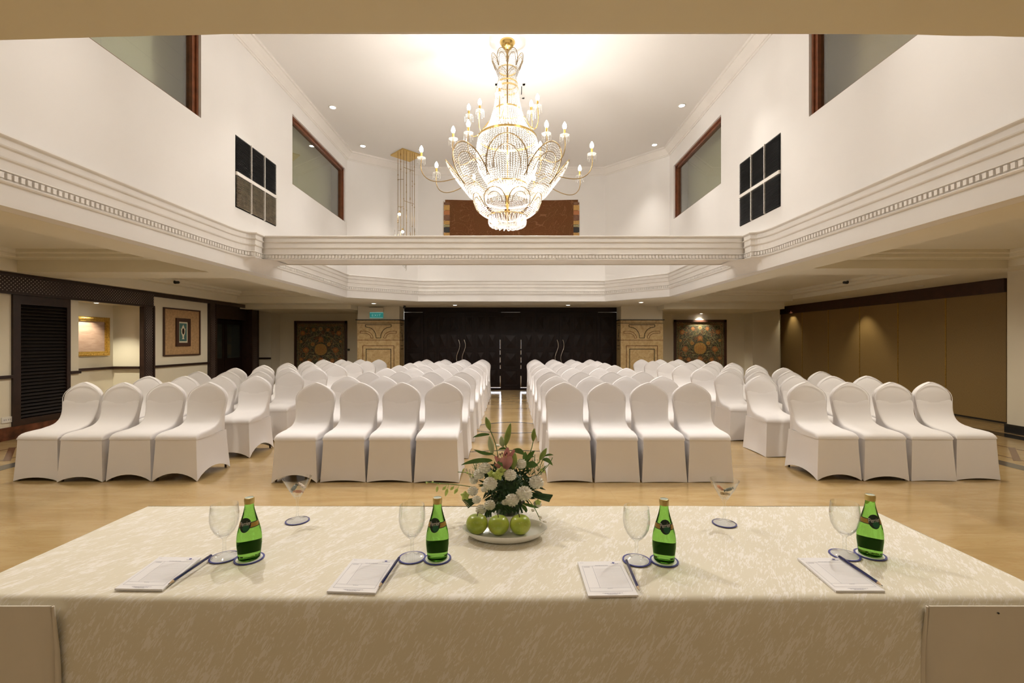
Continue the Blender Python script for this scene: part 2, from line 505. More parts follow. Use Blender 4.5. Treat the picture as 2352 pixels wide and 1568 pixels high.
# walls of the tall space, with window holes
LWIN = [(7.46, 9.82, 3.95, 5.10), (3.10, 5.27, 3.955, 5.08)]
RWIN = [(7.315, 9.46, 3.91, 5.02), (3.10, 5.15, 3.91, 5.06)]
g = G(); wall_cells(g, 'x', XL-.15, XL, [1.44, 9.93], [ZS+.001, ZC+.1], LWIN)
struct(g.build('wall_left', M['wall']))
g = G(); wall_cells(g, 'x', XR, XR+.15, [1.44, 9.70], [ZS+.001, ZC+.1], RWIN)
struct(g.build('wall_right', M['wall']))
g = G()
H = ZC+.1-ZS-.001
g.prism([(-2.25,10.9,ZS+.001),(2.23,10.9,ZS+.001),(2.23,11.05,ZS+.001),(-2.25,11.05,ZS+.001)], (0,0,H))
g.prism([(XL,9.93,ZS+.001),(-2.25,10.9,ZS+.001),(-2.25,11.05,ZS+.001),(XL-.15,9.98,ZS+.001)], (0,0,H))
g.prism([(XR,9.70,ZS+.001),(2.23,10.9,ZS+.001),(2.23,11.05,ZS+.001),(XR+.15,9.76,ZS+.001)], (0,0,H))
struct(g.build('wall_back', M['wall']))
g = G(); g.box(XL-.15, XR+.15, 1.47, 1.60, ZS+.12, ZC+.1)
struct(g.build('wall_front', M['wall']))
g = G(); g.box(XL-.15, XR+.15, 1.44, 11.05, ZC, ZC+.12)
struct(g.build('ceiling', M['ceil']))

# crown moulding under the high ceiling
g = G()
sweep(g, [(0,5.33),(.012,5.33),(.02,5.35),(.035,5.352),(.04,5.37),(.07,5.41),(.105,5.45),(.112,5.465),(.135,5.468),(.14,5.50),(0,5.50)], [(XL,1.6)]+VOID[1:5]+[(XR,1.6)])
struct(g.build('trim_1', M['plaster']))

# cornice band round the tall space
PROF = [(0,2.488),(.018,2.490),(.026,2.500),(.026,2.508),(.012,2.512),(.012,2.566),(.030,2.570),(.030,2.578),
        (.016,2.584),(.016,2.648),(.034,2.656),(.038,2.666),(.024,2.672),(.024,2.728),(.042,2.736),(.046,2.746),(.030,2.752),
        (.030,2.796),(.052,2.804),(.060,2.812),(.060,2.822),(.048,2.826),(0,2.834)]
def arc(cx, cy, r, a0, a1, n=8): return [(cx+r*cos(math.radians(a0+(a1-a0)*i/n)), cy+r*sin(math.radians(a0+(a1-a0)*i/n))) for i in range(n+1)]
def cornice(name, path):
    g = G(); sweep(g, PROF, path)
    nn = offset_path(path)
    for x, y, d in walk(path, .046):
        n = Vector((d.y, -d.x)); c = Vector((x, y)) + n*.012; a = d*.013; b = n*.018
        p = [c-a, c+a, c+a+b, c-a+b]
        g.prism([(q.x, q.y, 2.520) for q in p], (0, 0, .040))
    struct(g.build(name, M['plaster']))
BY0, BY1 = 6.25, 6.72           # the cross beam
def cav(xw, s, y0, y1):                        # concave sweep of the wall band towards the beam
    return [((1-t)**2*xw+2*t*(1-t)*xw+t*t*(xw+s*.145), (1-t)**2*y0+2*t*(1-t)*(y1-.02*(1 if y1 > y0 else -1))+t*t*y1) for t in [k/8 for k in range(9)]]
CV = .145
cornice('trim_2', [(XL, 1.6)] + cav(XL, 1, 5.70, 6.10) + [(XL+CV, 6.26)])
cornice('trim_3', cav(XL, 1, 7.12, 6.76)[::-1] + [(XL, 9.93), (-2.25, 10.9), (2.23, 10.9), (XR, 9.70)] + cav(XR, -1, 7.12, 6.76))
cornice('trim_4', [(XR-CV, 6.26)] + cav(XR, -1, 5.70, 6.10)[::-1] + [(XR, 1.6)])
# the beam that crosses the tall space
bx0, bx1 = XL+.10, XR-.10
g = G(); g.box(bx0, bx1, BY0+.06, BY1-.06, 2.50, 2.82)
struct(g.build('trim_5', M['plaster']))
cornice('trim_6', [(bx1, BY0+.06), (bx0, BY0+.06)][::-1])
cornice('trim_7', [(bx1, BY1-.06), (bx0, BY1-.06)])
# curved corbels under both ends of the beam
for i, (xw, s) in enumerate(((XL, 1), (XR, -1))):
    g = G(); plan = cav(xw, s, 5.70, 6.10) + [(xw+s*.16, 6.14), (xw+s*.32, 6.30), (xw+s*.32, 6.67), (xw+s*.16, 6.73)] + cav(xw, s, 7.12, 6.76)[::-1]
    rings = []
    for k in range(11):
        u = k/10; q = (1-math.sqrt(max(0, 1-(1-u)**2)))
        rings.append([(xw+(x-xw)*q+s*.002, y, 2.492-.145*u) for x, y in plan])
    g.loft(rings, closed=False)
    blk = cav(xw, s, 5.71, 6.11) + [(xw+s*(CV-.002), 6.27), (xw+s*(CV-.002), 6.70)] + cav(xw, s, 7.12, 6.76)[::-1]
    g.loft([[(x, y, 2.832) for x, y in blk], [(x, y, 2.49) for x, y in blk]], closed=False)
    g.poly([(x, y, 2.832) for x, y in blk])
    struct(g.build('trim_%d' % (8+i), M['plaster'], smooth=50))

# low soffits round the tall space
T = .30
def slab(g, x0, x1, y0, y1, z, t=T): g.box(x0, x1, y0, y1, z, z+t)
g = G()
slab(g, -4.20, XL-.15, 1.40, 9.98, ZS)
g.prism([(-4.20,9.98,ZS),(XL-.12,9.98,ZS),(-2.25,11.03,ZS),(-2.25,12.9,ZS),(-4.20,12.9,ZS)], (0,0,T))
slab(g, -2.25, 2.23, 11.05, 12.90, ZS)
g.prism([(2.23,11.03,ZS),(XR+.12,9.76,ZS),(3.96,9.76,ZS),(3.96,12.9,ZS),(2.23,12.9,ZS)], (0,0,T))
slab(g, XR+.15, 3.96, 1.40, 9.76, ZS)
struct(g.build('ceiling', M['ceil_low']))
# soffit over the head table: its free edge is slightly bowed and roughly plastered
g = G()
xs = [-7.2, -5.4] + [XL + (XR-XL)*i/90 for i in range(91)] + [5.5, 7.8]
rr = random.Random(3)
def edge(x): return 1.411 + (.0148*x*x if x < 0 else .0092*x*x) + (rr.random()-.5)*.0026
top = [(x, min(edge(x), 1.46), ZS) for x in xs]
for a, b in zip(top[:-1], top[1:]):
    g.prism([(a[0], -1.8, ZS), (b[0], -1.8, ZS), b, a], (0, 0, .16))
struct(g.build('ceiling', M['ceil_low']))
# aisle ceilings with recessed trays
g = G()
zt = 2.60
slab(g, -7.0, -4.20, 1.4, 11.9, zt, .1)
slab(g, -7.3, -6.85, 1.46, 13.9, ZS); slab(g, -6.85, -4.20, 1.40, 1.9, ZS)
slab(g, -6.85, -4.20, 6.30, 6.90, ZS); slab(g, -6.85, -4.20, 11.35, 11.95, ZS)
slab(g, -7.09, -4.20, 11.86, 13.9, 2.22, .4); slab(g, -8.2, -7.3, 12.4, 13.9, ZS)
struct(g.build('ceiling', M['ceil_low']))
g = G()
slab(g, 3.96, 7.05, 1.4, 11.9, zt+.02, .1)
slab(g, 7.0, 8.4, 6.80, 13.9, 2.42, .3); slab(g, 7.0, 7.8, 1.46, 6.80, 2.42, .3); slab(g, 3.96, 7.0, 1.40, 1.9, 2.40, .3)
slab(g, 3.96, 7.0, 6.42, 7.02, 2.40, .3); slab(g, 3.96, 7.0, 11.35, 11.95, 2.38, .3)
slab(g, 3.96, 7.10, 11.86, 13.9, 2.22, .4)
struct(g.build('ceiling', M['ceil_low']))
# stepped edge inside each tray
for i, (x0, x1, y0, y1, zz) in enumerate(((-6.85,-4.20,1.9,6.30,zt),(-6.85,-4.20,6.90,11.35,zt),(3.96,7.0,1.9,6.42,zt+.02),(3.96,7.0,7.02,11.35,zt+.02))):
    g = G()
    sweep(g, [(0,zz-.10),(.16,zz-.10),(.17,zz-.09),(.17,zz-.05),(.24,zz-.05),(.25,zz-.04),(.25,zz+.01),(0,zz+.01)],
          [(x0,y0),(x0,y1),(x1,y1),(x1,y0)], closed=True)
    struct(g.build('trim_%d' % (10+i), M['ceil_low']))

# outer walls
WL = -7.0
g = G()
wall_cells(g, 'x', WL-.15, WL, [-1.8, 12.5], [0, 2.36], [(6.40,7.19,.18,2.04),(7.35,8.60,.0,2.05),(10.69,12.17,0,2.26)])
struct(g.build('wall_left', M['wall_low']))
g = G()                                                     # picture alcove
g.box(WL-.66, WL-.54, 6.5, 8.75, 0, 2.2); g.box(WL-.56, WL-.15, 8.60, 8.75, 0, 2.2); g.box(WL-.56, WL-.15, 6.5, 6.62, 0, 2.2)
struct(g.build('wall_left', M['wall_low']))
g = G(); g.box(WL-.66, WL-.15, 6.5, 8.75, 2.052, 2.15)
struct(g.build('ceiling', M['ceil_low']))
g = G(); g.box(-8.2, -7.09, 13.4, 13.95, 0, 2.36); g.box(-8.2, -7.15, 12.3, 12.5, 0, 2.36); g.box(-8.3, -8.2, 12.3, 13.95, 0, 2.36)
struct(g.build('wall_left', M['wall_low']))
g = G(); g.box(-8.3, 8.5, 13.9, 14.05, 0, 2.70)
struct(g.build('wall_back', M['wall_low']))
g = G(); g.box(7.10, 7.90, 13.42, 13.92, 0, 2.44); g.box(7.47, 8.5, -1.8, 6.86, 0, 2.72); g.box(8.2, 8.5, 6.86, 7.54, 0, 2.72); g.box(8.27, 8.5, 7.54, 13.9, 0, 2.72)
struct(g.build('wall_right', M['wall_low']))
g = G(); g.box(-7.2, 7.8, -1.95, -1.8, 0, 2.5)
struct(g.build('wall_front', M['wall_low']))

# baseboards
def baseboard(name, segs, h, mat):
    g = G()
    for s in segs: g.box(*s[:4], 0, h)
    struct(g.build(name, mat))
baseboard('baseboard_left', [(WL, WL+.025, -1.8, 7.35), (WL, WL+.025, 8.60, 10.69), (WL-.54, WL-.515, 6.62, 8.60), (WL-.515, WL, 8.575, 8.60)], .18, M['base_brown'])
baseboard('baseboard_right', [(7.445, 7.47, -1.8, 6.885), (7.47, 8.2, 6.86, 6.885)], .13, M['inlay_black'])
baseboard('baseboard_back', [(-7.5, -4.2, 13.88, 13.9), (4.1, 7.1, 13.88, 13.9)], .13, M['inlay_black'])

# chair rail, dark timber posts and pierced frieze of the left wall
g = G()
zr0, zr1 = .855, .90
for y0, y1 in ((-1.8, 6.36), (7.19, 7.35), (8.85, 10.48)): g.box(WL, WL+.035, y0, y1, zr0, zr1)
g.lathe([(.035, zr0), (.035, zr1)], (WL, 7.35, 0), 16)
g.box(WL-.54, WL-.50, 6.62, 8.60, zr0, zr1); g.box(WL-.52, WL-.02, 8.56, 8.60, zr0, zr1)
g.box(-7.9, -7.09, 13.365, 13.4, zr0, zr1)
struct(g.build('trim_14', M['darkwood']))
g = G(); g.box(WL, WL+.05, -1.8, 8.83, 2.045, 2.30)
struct(g.build('trim_15', M['lattice']))
g = G(); g.box(WL, WL+.065, -1.8, 8.85, 2.285, 2.328); g.box(WL, WL+.06, -1.8, 8.85, 2.03, 2.062); g.box(WL, WL+.05, 8.83, 12.48, 2.245, 2.328)
struct(g.build('trim_16', M['darkwood']))
for i, (y0, y1, zt_) in enumerate(((8.60, 8.83, 2.03), (10.48, 10.69, 2.245), (12.17, 12.46, 2.245))):
    g = G(); g.box(WL-.02, WL+.05, y0, y1, 0, zt_, 0)
    for yy in (y0, y1): g.box(WL-.02, WL+.062, yy-.022, yy+.022, 0, zt_, 1)
    struct(g.build('trim_%d' % (17+i), [M['lattice'], M['darkwood']]))

# louvred door of the left wall
g = G()
for y0, y1, z0, z1 in ((6.36,6.46,.18,2.045),(7.13,7.19,.18,2.045),(6.46,7.13,.18,.27),(6.46,7.13,1.90,2.045)): g.box(WL-.04, WL+.03, y0, y1, z0, z1)
d = struct(g.build('door_5', M['darkwood']))
g = G()
for k in range(32):
    z = .285 + k*.0505
    g.prism([(WL-.03,6.46,z+.040),(WL-.02,6.46,z+.046),(WL+.022,6.46,z+.004),(WL+.012,6.46,z-.004)], (0,.67,0))
g.box(WL-.06, WL-.035, 6.44, 7.15, .2, 2.0)
g.build('louvre_panel', M['louvre'], d)
# dark doorway further along, with a set-back glazed door
g = G(); g.box(WL-.62, WL-.55, 10.6, 12.25, 0, 2.3); g.box(WL-.6, WL-.15, 12.17, 12.25, 0, 2.3); g.box(WL-.6, WL-.15, 10.6, 10.69, 0, 2.3); g.box(WL-.6, WL-.15, 10.6, 12.25, 2.24, 2.3)
g.box(WL-.14, WL-.10, 10.69, 12.17, 1.93, 2.26); g.box(WL-.16, WL+.002, 12.145, 12.175, 0, 2.26); g.box(WL-.16, WL+.002, 10.685, 10.715, 0, 2.26)
d = struct(g.build('door_6', M['darkwood']))
g = G(); g.box(WL-.26, WL-.22, 10.70, 11.42, .02, 1.92); g.box(WL-.26, WL-.22, 11.44, 12.16, .02, 1.92)
g.build('door_leaf', M['doorwood'], d)
g = G(); g.box(WL-.222, WL-.215, 10.80, 11.32, .95, 1.80); g.box(WL-.222, WL-.215, 11.54, 12.06, .95, 1.80)
g.build('pane', pm('dark_glass', (.02, .024, .02), .12), d)

# stone pillars beside the doors
def pillar(name, x0, x1, s):
    g = G(); yf = 12.35
    g.box(x0, x1, yf, 13.9, 0, 1.945, 0); g.box(x0+.01, x1-.01, yf+.01, 13.9, 1.945, ZS, 1)
    g.box(x0-.035, x1+.03, yf-.035, 13.9, 1.945, 1.965, 2)
    g.box(x0-.004, x1+.004, yf-.004, 13.0, 1.862, 1.874, 2); g.box(x0-.003, x1+.003, yf-.003, 13.0, 1.402, 1.414, 3)
    w = x1-x0
    def line(pts, m, t=.014, closed=True):
        P = [(x0+u*w/1.147, z) for u, z in pts]
        n = len(P)
        for i in range(n if closed else n-1):
            a, b = Vector(P[i]), Vector(P[(i+1) % n]); dd = (b-a).normalized(); nv = Vector((-dd.y, dd.x))*t/2; e = dd*t*.4
            q = [a-e-nv, b+e-nv, b+e+nv, a-e+nv]
            g.prism([(v.x, yf-.004, v.y) for v in q], (0, .006, 0), m)
    fan = [(.224,1.824),(.922,1.824),(.922,1.772)]
    def curve(p0, p1, n=7):                                   # quarter sweep, steep at p1
        return [(p0[0]+(p1[0]-p0[0])*sin(PI/2*k/n), p1[1]+(p0[1]-p1[1])*(1-(1-cos(PI/2*k/n)))) for k in range(n+1)]
    fan += curve((.86,1.752), (.634,1.465)) + curve((.286,1.752), (.512,1.465))[::-1] + [(.224,1.772)]
    line(fan, 2)
    for mir in (0, 1):
        f = (lambda p: (1.147-p[0], p[1])) if mir else (lambda p: p)
        pts = [(.083,1.647),(.20,1.647)] + curve((.21,1.647),(.43,1.462)) + [(.37,1.462)] + curve((.19,1.595),(.37,1.475))[::-1] + [(.083,1.595)]
        line([f(p) for p in pts], 3, .011)
    line([(.154,.15),(.154,1.254),(.993,1.254),(.993,.15)], 3, .014)
    line([(.241,.24),(.241,1.164),(.91,1.164),(.91,.24)], 2, .016)
    xs_ = x1 if s > 0 else x0                                 # the same inlay on the face towards the doors
    for z0, z1, m in ((1.247,1.261,3),(1.157,1.171,2)): g.box(xs_-.004, xs_+.004, yf+.12, yf+.40, z0, z1, m)
    g.box(xs_-.004, xs_+.004, yf+.13, yf+.36, 1.815, 1.828, 2); g.box(xs_-.004, xs_+.004, yf+.06, yf+.09, 1.6, 1.64, 3)
    for k in range(6): g.box(xs_-.004, xs_+.004, yf+.14+.03*k, yf+.165+.03*k, 1.79-.05*k-.02*k*k/3, 1.81-.05*k, 2)
    g.box(x0-.012, x1+.012, yf-.012, 13.0, 0, .14, 2)
    struct(g.build(name, [M['pillar'], M['wall_low'], M['inlay_black'], M['base_brown']]))
pillar('pillar', -4.20, -3.05, 1)
pillar('pillar', 2.95, 4.10, -1)

# panelled entrance doors
YD = 12.84
def leaf(g, x0, x1, z0, z1, cols, m=0):
    g.box(x0, x1, YD, YD+.045, z0, z1, m)
    rows = 4; st = .10; w = (x1-x0-st*(cols+1))/cols; h = (z1-z0-.12-st*rows)/rows
    for c in range(cols):
        for r in range(rows):
            a0 = x0+st+c*(w+st); b0 = z0+.11+r*(h+st); a1, b1 = a0+w, b0+h
            e = .022                                           # framed raised pyramid panel
            for q in ((a0-e,a1+e,b0-e,b0),(a0-e,a1+e,b1,b1+e),(a0-e,a0,b0,b1),(a1,a1+e,b0,b1)): g.box(q[0], q[1], YD-.014, YD, q[2], q[3], m)
            cx, cz = (a0+a1)/2, (b0+b1)/2; i = .03
            P = [(a0+i, YD-.001, b0+i), (a1-i, YD-.001, b0+i), (a1-i, YD-.001, b1-i), (a0+i, YD-.001, b1-i)]
            g.add(P+[(cx, YD-.016, cz)], [(0,1,4),(1,2,4),(2,3,4),(3,0,4)], m)
DX = {'a': (-2.488, -1.431), 'b': (-1.423, -.342), 'c': (.262, 1.325), 'd': (1.333, 2.396)}
for i, (k, hx) in enumerate((('a', -1.511), ('b', -1.352), ('c', 1.253), ('d', 1.413))):
    g = G(); leaf(g, DX[k][0], DX[k][1], .09, 2.19, 3)
    d = struct(g.build('door_%d' % (i+1), M['doorwood']))
    g = G(); dxs = .055*(1 if i in (0, 1, 2, 3) else -1)
    pts = [(hx - .045 + .09*(.5+.5*sin(2*PI*t/24*1.0+.2))*1.0, YD-.075, 1.42-.72*t/24) for t in range(25)]
    g.tube(pts, .012, 8)
    for p in (pts[3], pts[21]): g.tube([p, (p[0], YD+.01, p[2])], .009, 8)
    g.build('handle', M['chrome'], d, 60)
g = G()
leaf(g, -.32, .24, .03, 2.19, 1); leaf(g, -3.04, -2.50, .03, 2.19, 1); leaf(g, 2.408, 2.95, .03, 2.19, 1)
g.box(-3.04, 2.95, YD-.01, YD+.06, 2.20, ZS, 0); g.box(-3.04, 2.95, YD-.004, YD+.07, 0, .065, 0)
for x in (-.34, .26):                                          # weatherstrips that break up the gap beside the middle panel
    for z0, z1 in ((.40,.60),(.70,.78),(.92,1.0),(1.12,1.16),(1.42,2.2)): g.box(x-.03, x+.03, YD+.02, YD+.05, z0, z1, 0)
for x in (-2.494, -1.427, 1.329, 2.402): g.box(x-.03, x+.03, YD+.02, YD+.05, 0, 2.2, 0)  # stops added behind the other gaps to block the lobby light
g.box(1.322, 1.336, YD+.018, YD+.03, .8, 1.9, 0)
g.box(-2.50, -.36, YD+.02, YD+.05, 2.185, 2.205); g.box(.262, 2.41, YD+.02, YD+.05, 2.186, 2.205)
struct(g.build('wall_back', M['doorwood']))

# folding partition of the right wall
XP = 8.2
pt = empty('folding_partition', (XP, 10.7, 0), 'long folding partition of bronze woven panels along the right wall', 'partition')
ys = [7.54+1.065*i for i in range(7)]
ys[-1] = 13.89
for a, b in zip(ys[:-1], ys[1:]):
    g = G(); g.box(XP, XP+.06, a+.012, b-.012, .03, 2.19); g.build('panel', M['partition'], pt)
for y in ys[1:-1]:
    g = G(); g.box(XP-.004, XP+.05, y-.010, y+.010, .03, 2.19); g.build('edge_strip', M['oldgold'], pt)
g = G(); g.box(XP-.05, XP+.06, 7.54, 13.89, 2.19, 2.419); g.build('header', M['header'], pt)
g = G(); g.box(XP+.01, XP+.06, 7.54, 13.89, 0, .03); g.build('floor_track', M['black'], pt)

# windows of the tall space
def window(name, xw, s, hole, bl, depth):
    y0, y1, z0, z1 = hole
    g = G(); fx0, fx1 = xw-s*.05, xw-s*.12; w = .075
    for a in ((y0,y1,z1-w,z1),(y0,y1,z0,z0+w*.55),(y0,y0+w,z0,z1),(y1-w,y1,z0,z1)): g.box(fx0, fx1, *a)
    for a in ((y0,y1,z1-.03,z1),(y0,y1,z0,z0+.02),(y0,y0+.03,z0,z1),(y1-.03,y1,z0,z1)): g.box(xw-s*.03, fx0, *a)
    o = struct(g.build(name, M['redwood']))
    g = G(); g.box(xw-s*.085, xw-s*.09, y0+w, y1-w, z0+.03, z1-w); g.build('pane', M['winglass'], o)
    g = G(); X = xw-s*depth                                     # the corridor wall seen through the glass
    g.box(X, X-s*.03, y0-.3, y1+.3, z0-.4, z1+.3, 0)
    g.box(xw-s*.15, X, y0-.33, y0-.3, z0-.4, z1+.3, 1); g.box(xw-s*.15, X, y1+.3, y1+.33, z0-.4, z1+.3, 1)
    g.build('corridor_wall', [M[bl], M['header']], o)
window('window_1', XL, 1, LWIN[1], 'blind', .42)
window('window_2', XL, 1, LWIN[0], 'blind', .42)
window('window_3', XR, -1, RWIN[1], 'blind_shaded', .42)
window('window_4', XR, -1, RWIN[0], 'blind', .42)

# air grilles on the side walls
def air_grille(xw, s, y0, y1, z0, z1, label, dusty):
    xw += s*.0008
    r = empty('air_grille', (xw, (y0+y1)/2, z0), label, 'vent', 'wall air grilles')
    zm = z0+(z1-z0)*.47; cw = (y1-y0)/3
    g = G(); g.box(xw, xw+s*.004, y0, y1, z0, z1); g.build('backing', M['black'], r)
    for row, (a, b) in enumerate(((z0, zm-.025), (zm+.025, z1))):
        for c in range(3):
            g = G(); ya, yb = y0+c*cw+.012, y0+(c+1)*cw-.012; n = 22
            for k in range(n):
                z = a+.012+(b-a-.02)*k/n
                g.prism([(xw+s*.004,ya,z+.012),(xw+s*.008,ya,z+.015),(xw+s*.022,ya,z+.002),(xw+s*.018,ya,z)], (0,yb-ya,0))
            g.build('slat_panel', M['grille_dusty'] if (dusty and row == 0) else M['grille'], r)
    g = G(); g.box(xw, xw+s*.026, y0, y1, zm-.022, zm+.022)
    for c in (1, 2): g.box(xw, xw+s*.025, y0+c*cw-.006, y0+c*cw+.006, z0, z1)
    g.build('mullion', M['plaster'], r)
air_grille(XL, 1, 5.92, 6.93, 3.12, 4.06, 'dark air grille with a dusty lower half on the left upper wall', True)
air_grille(XR, -1, 5.69, 6.70, 3.06, 3.98, 'clean dark louvred air grille on the right upper wall', False)
# ------------------------------------------------------------------ fittings and pictures
def downlight(x, y, z, label, lit=True, r=.055, grp=None):
    o = empty('downlight', (x, y, z), label, 'light', grp)
    g = G(); g.lathe([(r+.018, 0), (r+.02, -.004), (r+.012, -.010), (r, -.010), (r, -.002)], (x, y, z), 24, cap0=False, cap1=False); g.build('rim', M['white'], o, 40)
    g = G(); g.lathe([(.001, -.004), (r*.97, -.004)], (x, y, z), 24, cap0=False, cap1=False); g.build('lamp', M['lampdisc'] if lit else M['dimdisc'], o)
for x, y, lab in ((-3.16, 8.02, 'lit downlight on the high ceiling, nearer one of the left pair'), (-3.15, 9.61, 'lit downlight on the high ceiling, farther one of the left pair'),
             (2.97, 7.96, 'lit downlight on the high ceiling, nearer one of the right pair'), (2.99, 9.55, 'lit downlight on the high ceiling, farther one of the right pair')):
    downlight(x, y, ZC, lab, True, .05, 'high ceiling downlights')
for x, y, lab in ((-1.50, 11.95, 'lit downlight above the left pair of entrance doors'), (1.47, 11.95, 'lit downlight above the right pair of entrance doors'),
             (-3.47, 11.42, 'lit downlight above the left stone pillar'), (3.15, 11.10, 'lit downlight above the right stone pillar')):
    downlight(x, y, ZS, lab, True, .05, 'soffit downlights before the doors')
downlight(-7.27, 7.96, 2.052, 'small lit downlight inside the picture alcove', True, .035)
downlight(5.72, 13.76, 2.22, 'lit downlight just above the right floral tapestry', True, .04)
for x, y, lab in ((7.73, 10.55, 'dim downlight over the folding partition, middle of three'), (7.68, 8.57, 'unlit downlight over the folding partition, nearest of three'), (7.55, 12.9, 'dim downlight over the folding partition, farthest of three')):
    downlight(x, y, 2.42, lab, False, .05, 'downlights over the partition')

# flush access hatch on the high ceiling
h = empty('ceiling_hatch', (-.03, 7.5, ZC), 'flat white access hatch on the high ceiling behind the chandelier', 'hatch')
g = G()
for a in ((-.27,.21,7.29,7.33),(-.27,.21,7.69,7.73),(-.27,-.23,7.29,7.73),(.17,.21,7.29,7.73)): g.box(a[0], a[1], a[2], a[3], ZC-.012, ZC)
g.build('frame', M['plaster'], h)
g = G(); g.box(-.225, .165, 7.335, 7.685, ZC-.006, ZC); g.build('flap', M['ceil'], h)
g = G(); g.box(.150, .162, 7.36, 7.60, ZC-.010, ZC-.004); g.build('hinge', M['black'], h)

# small dark devices under the low ceilings
def device(x, y, z, label, cat, s=0):
    o = empty('ceiling_camera', (x, y, z), label, cat, 'small dark ceiling cameras')
    g = G()
    if s: g.tube([(x, y, z), (x-s*.012, y, z), (x-s*.03, y, z), (x-s*.05, y, z)], [.032, .032, .018, .018], 12)
    else: g.lathe([(.035,0),(.035,-.012),(.02,-.02),(.02,-.03)], (x,y,z), 14)
    g.build('mount', M['black'], o, 40)
    g = G(); x -= s*.055; z -= 0 if s else .04
    g.tube([(x, y+.03, z), (x, y-.06, z-.015)], .028, 10); g.build('housing', M['black'], o, 40)
device(-2.88, 12.2, ZS, 'small black camera at the left end of the door soffit', 'camera')
device(-6.60, 8.9, 2.53, 'small black camera under the left aisle ceiling', 'camera', -1)
device(6.75, 9.15, 2.56, 'small black camera under the right aisle ceiling', 'camera', 1)

# exit sign on the left pillar
s = empty('exit_sign', (-3.68, 12.35, 2.0), 'small green lit exit sign on the left pillar', 'sign')
g = G(); g.box(-3.86, -3.48, 12.30, 12.35, 2.16, 2.29); g.build('housing', M['wall_low'], s)
g = G(); g.box(-3.86, -3.48, 12.285, 12.30, 2.285, 2.292); g.build('cap', M['black'], s)
g = G(); g.box(-3.85, -3.49, 12.315, 12.335, 2.005, 2.16); g.build('panel', M['sign_teal'], s)
g = G(); vs, fs = text_mesh('EXIT', .085, 1.2); g.add([(-3.67+v[0]*1.25, 12.312, 2.075+v[1]) for v in vs], fs); g.box(-3.85,-3.49,12.308,12.314,2.145,2.16); g.box(-3.85,-3.49,12.308,12.314,2.005,2.018)
g.build('lettering', M['sign_white'], s)

# wall outlet low on the left wall
o = empty('wall_outlet', (WL, 6.3, .24), 'white wall outlet low on the left wall beside the louvred door', 'outlet')
g = G(); g.box(WL, WL+.012, 6.235, 6.365, .245, .325); g.build('plate', M['white'], o)
g = G()
for yy in (6.262, 6.285, 6.315, 6.338): g.box(WL+.012, WL+.0135, yy-.004, yy+.004, .275, .298)
g.build('socket', M['ink'], o)

# framed painting in the alcove (faces +x)
def frame_x(g, x0, x1, y0, y1, z0, z1, w, m=0):
    for a in ((y0,y1,z1-w,z1),(y0,y1,z0,z0+w),(y0,y0+w,z0+w,z1-w),(y1-w,y1,z0+w,z1-w)): g.box(x0, x1, a[0], a[1], a[2], a[3], m)
xa = WL-.54
p = empty('framed_painting', (xa, 7.8, 1.11), 'misty pink and blue painting in a gilt frame in the left alcove', 'painting')
g = G(); frame_x(g, xa, xa+.05, 7.10, 8.48, 1.11, 1.81, .05); frame_x(g, xa, xa+.035, 7.15, 8.43, 1.16, 1.76, .03)
for k in range(56):
    for zz in (1.135, 1.785): g.sphere((xa+.05, 7.125+k*.0243, zz), .010, 6, 4)
for k in range(27):
    for yy in (7.125, 8.455): g.sphere((xa+.05, yy, 1.15+k*.0238), .010, 6, 4)
g.build('frame', M['oldgold'], p)
g = G(); g.box(xa, xa+.02, 7.17, 8.41, 1.18, 1.74); g.build('canvas', M['canvas'], p)

# framed picture on the left wall: tan mount with a small inner picture
p = empty('framed_picture', (WL, 9.66, 1.07), 'tan mounted picture with small inner frame on the left wall', 'picture')
g = G(); frame_x(g, WL, WL+.03, 9.12, 10.19, 1.07, 2.06, .028); g.build('frame', M['framewood'], p)
g = G(); g.box(WL, WL+.012, 9.14, 10.17, 1.09, 2.04); g.build('mount', M['matboard'], p)
g = G(); frame_x(g, WL+.012, WL+.035, 9.45, 9.87, 1.27, 1.86, .075); g.build('inner_frame', M['framewood'], p)
g = G(); g.box(WL+.012, WL+.018, 9.52, 9.80, 1.34, 1.79, 0); g.box(WL+.012, WL+.021, 9.555, 9.765, 1.375, 1.755, 1)
g.build('inner_panel', [M['cream'], M['teal']], p)
g = G(); X = WL+.022
for ry, rz, cz, m in ((.058,.095,1.585,0),(.036,.066,1.585,1)):
    g.poly([(X+.001*m, 9.66+ry*cos(2*PI*k/28), cz+rz*sin(2*PI*k/28)) for k in range(28)], m)
g.poly([(X,9.63,1.50),(X,9.69,1.50),(X,9.675,1.45),(X,9.70,1.42),(X,9.62,1.42),(X,9.645,1.45)], 0)
g.poly([(X,9.62,1.665),(X,9.70,1.665),(X,9.68,1.695),(X,9.66,1.73),(X,9.64,1.695)], 0)
for a in (-1, 1): g.poly([(X,9.66+a*.05,1.62),(X,9.66+a*.075,1.66),(X,9.66+a*.06,1.60)], 0)
g.build('ornament', [M['cream'], M['darkwood']], p)

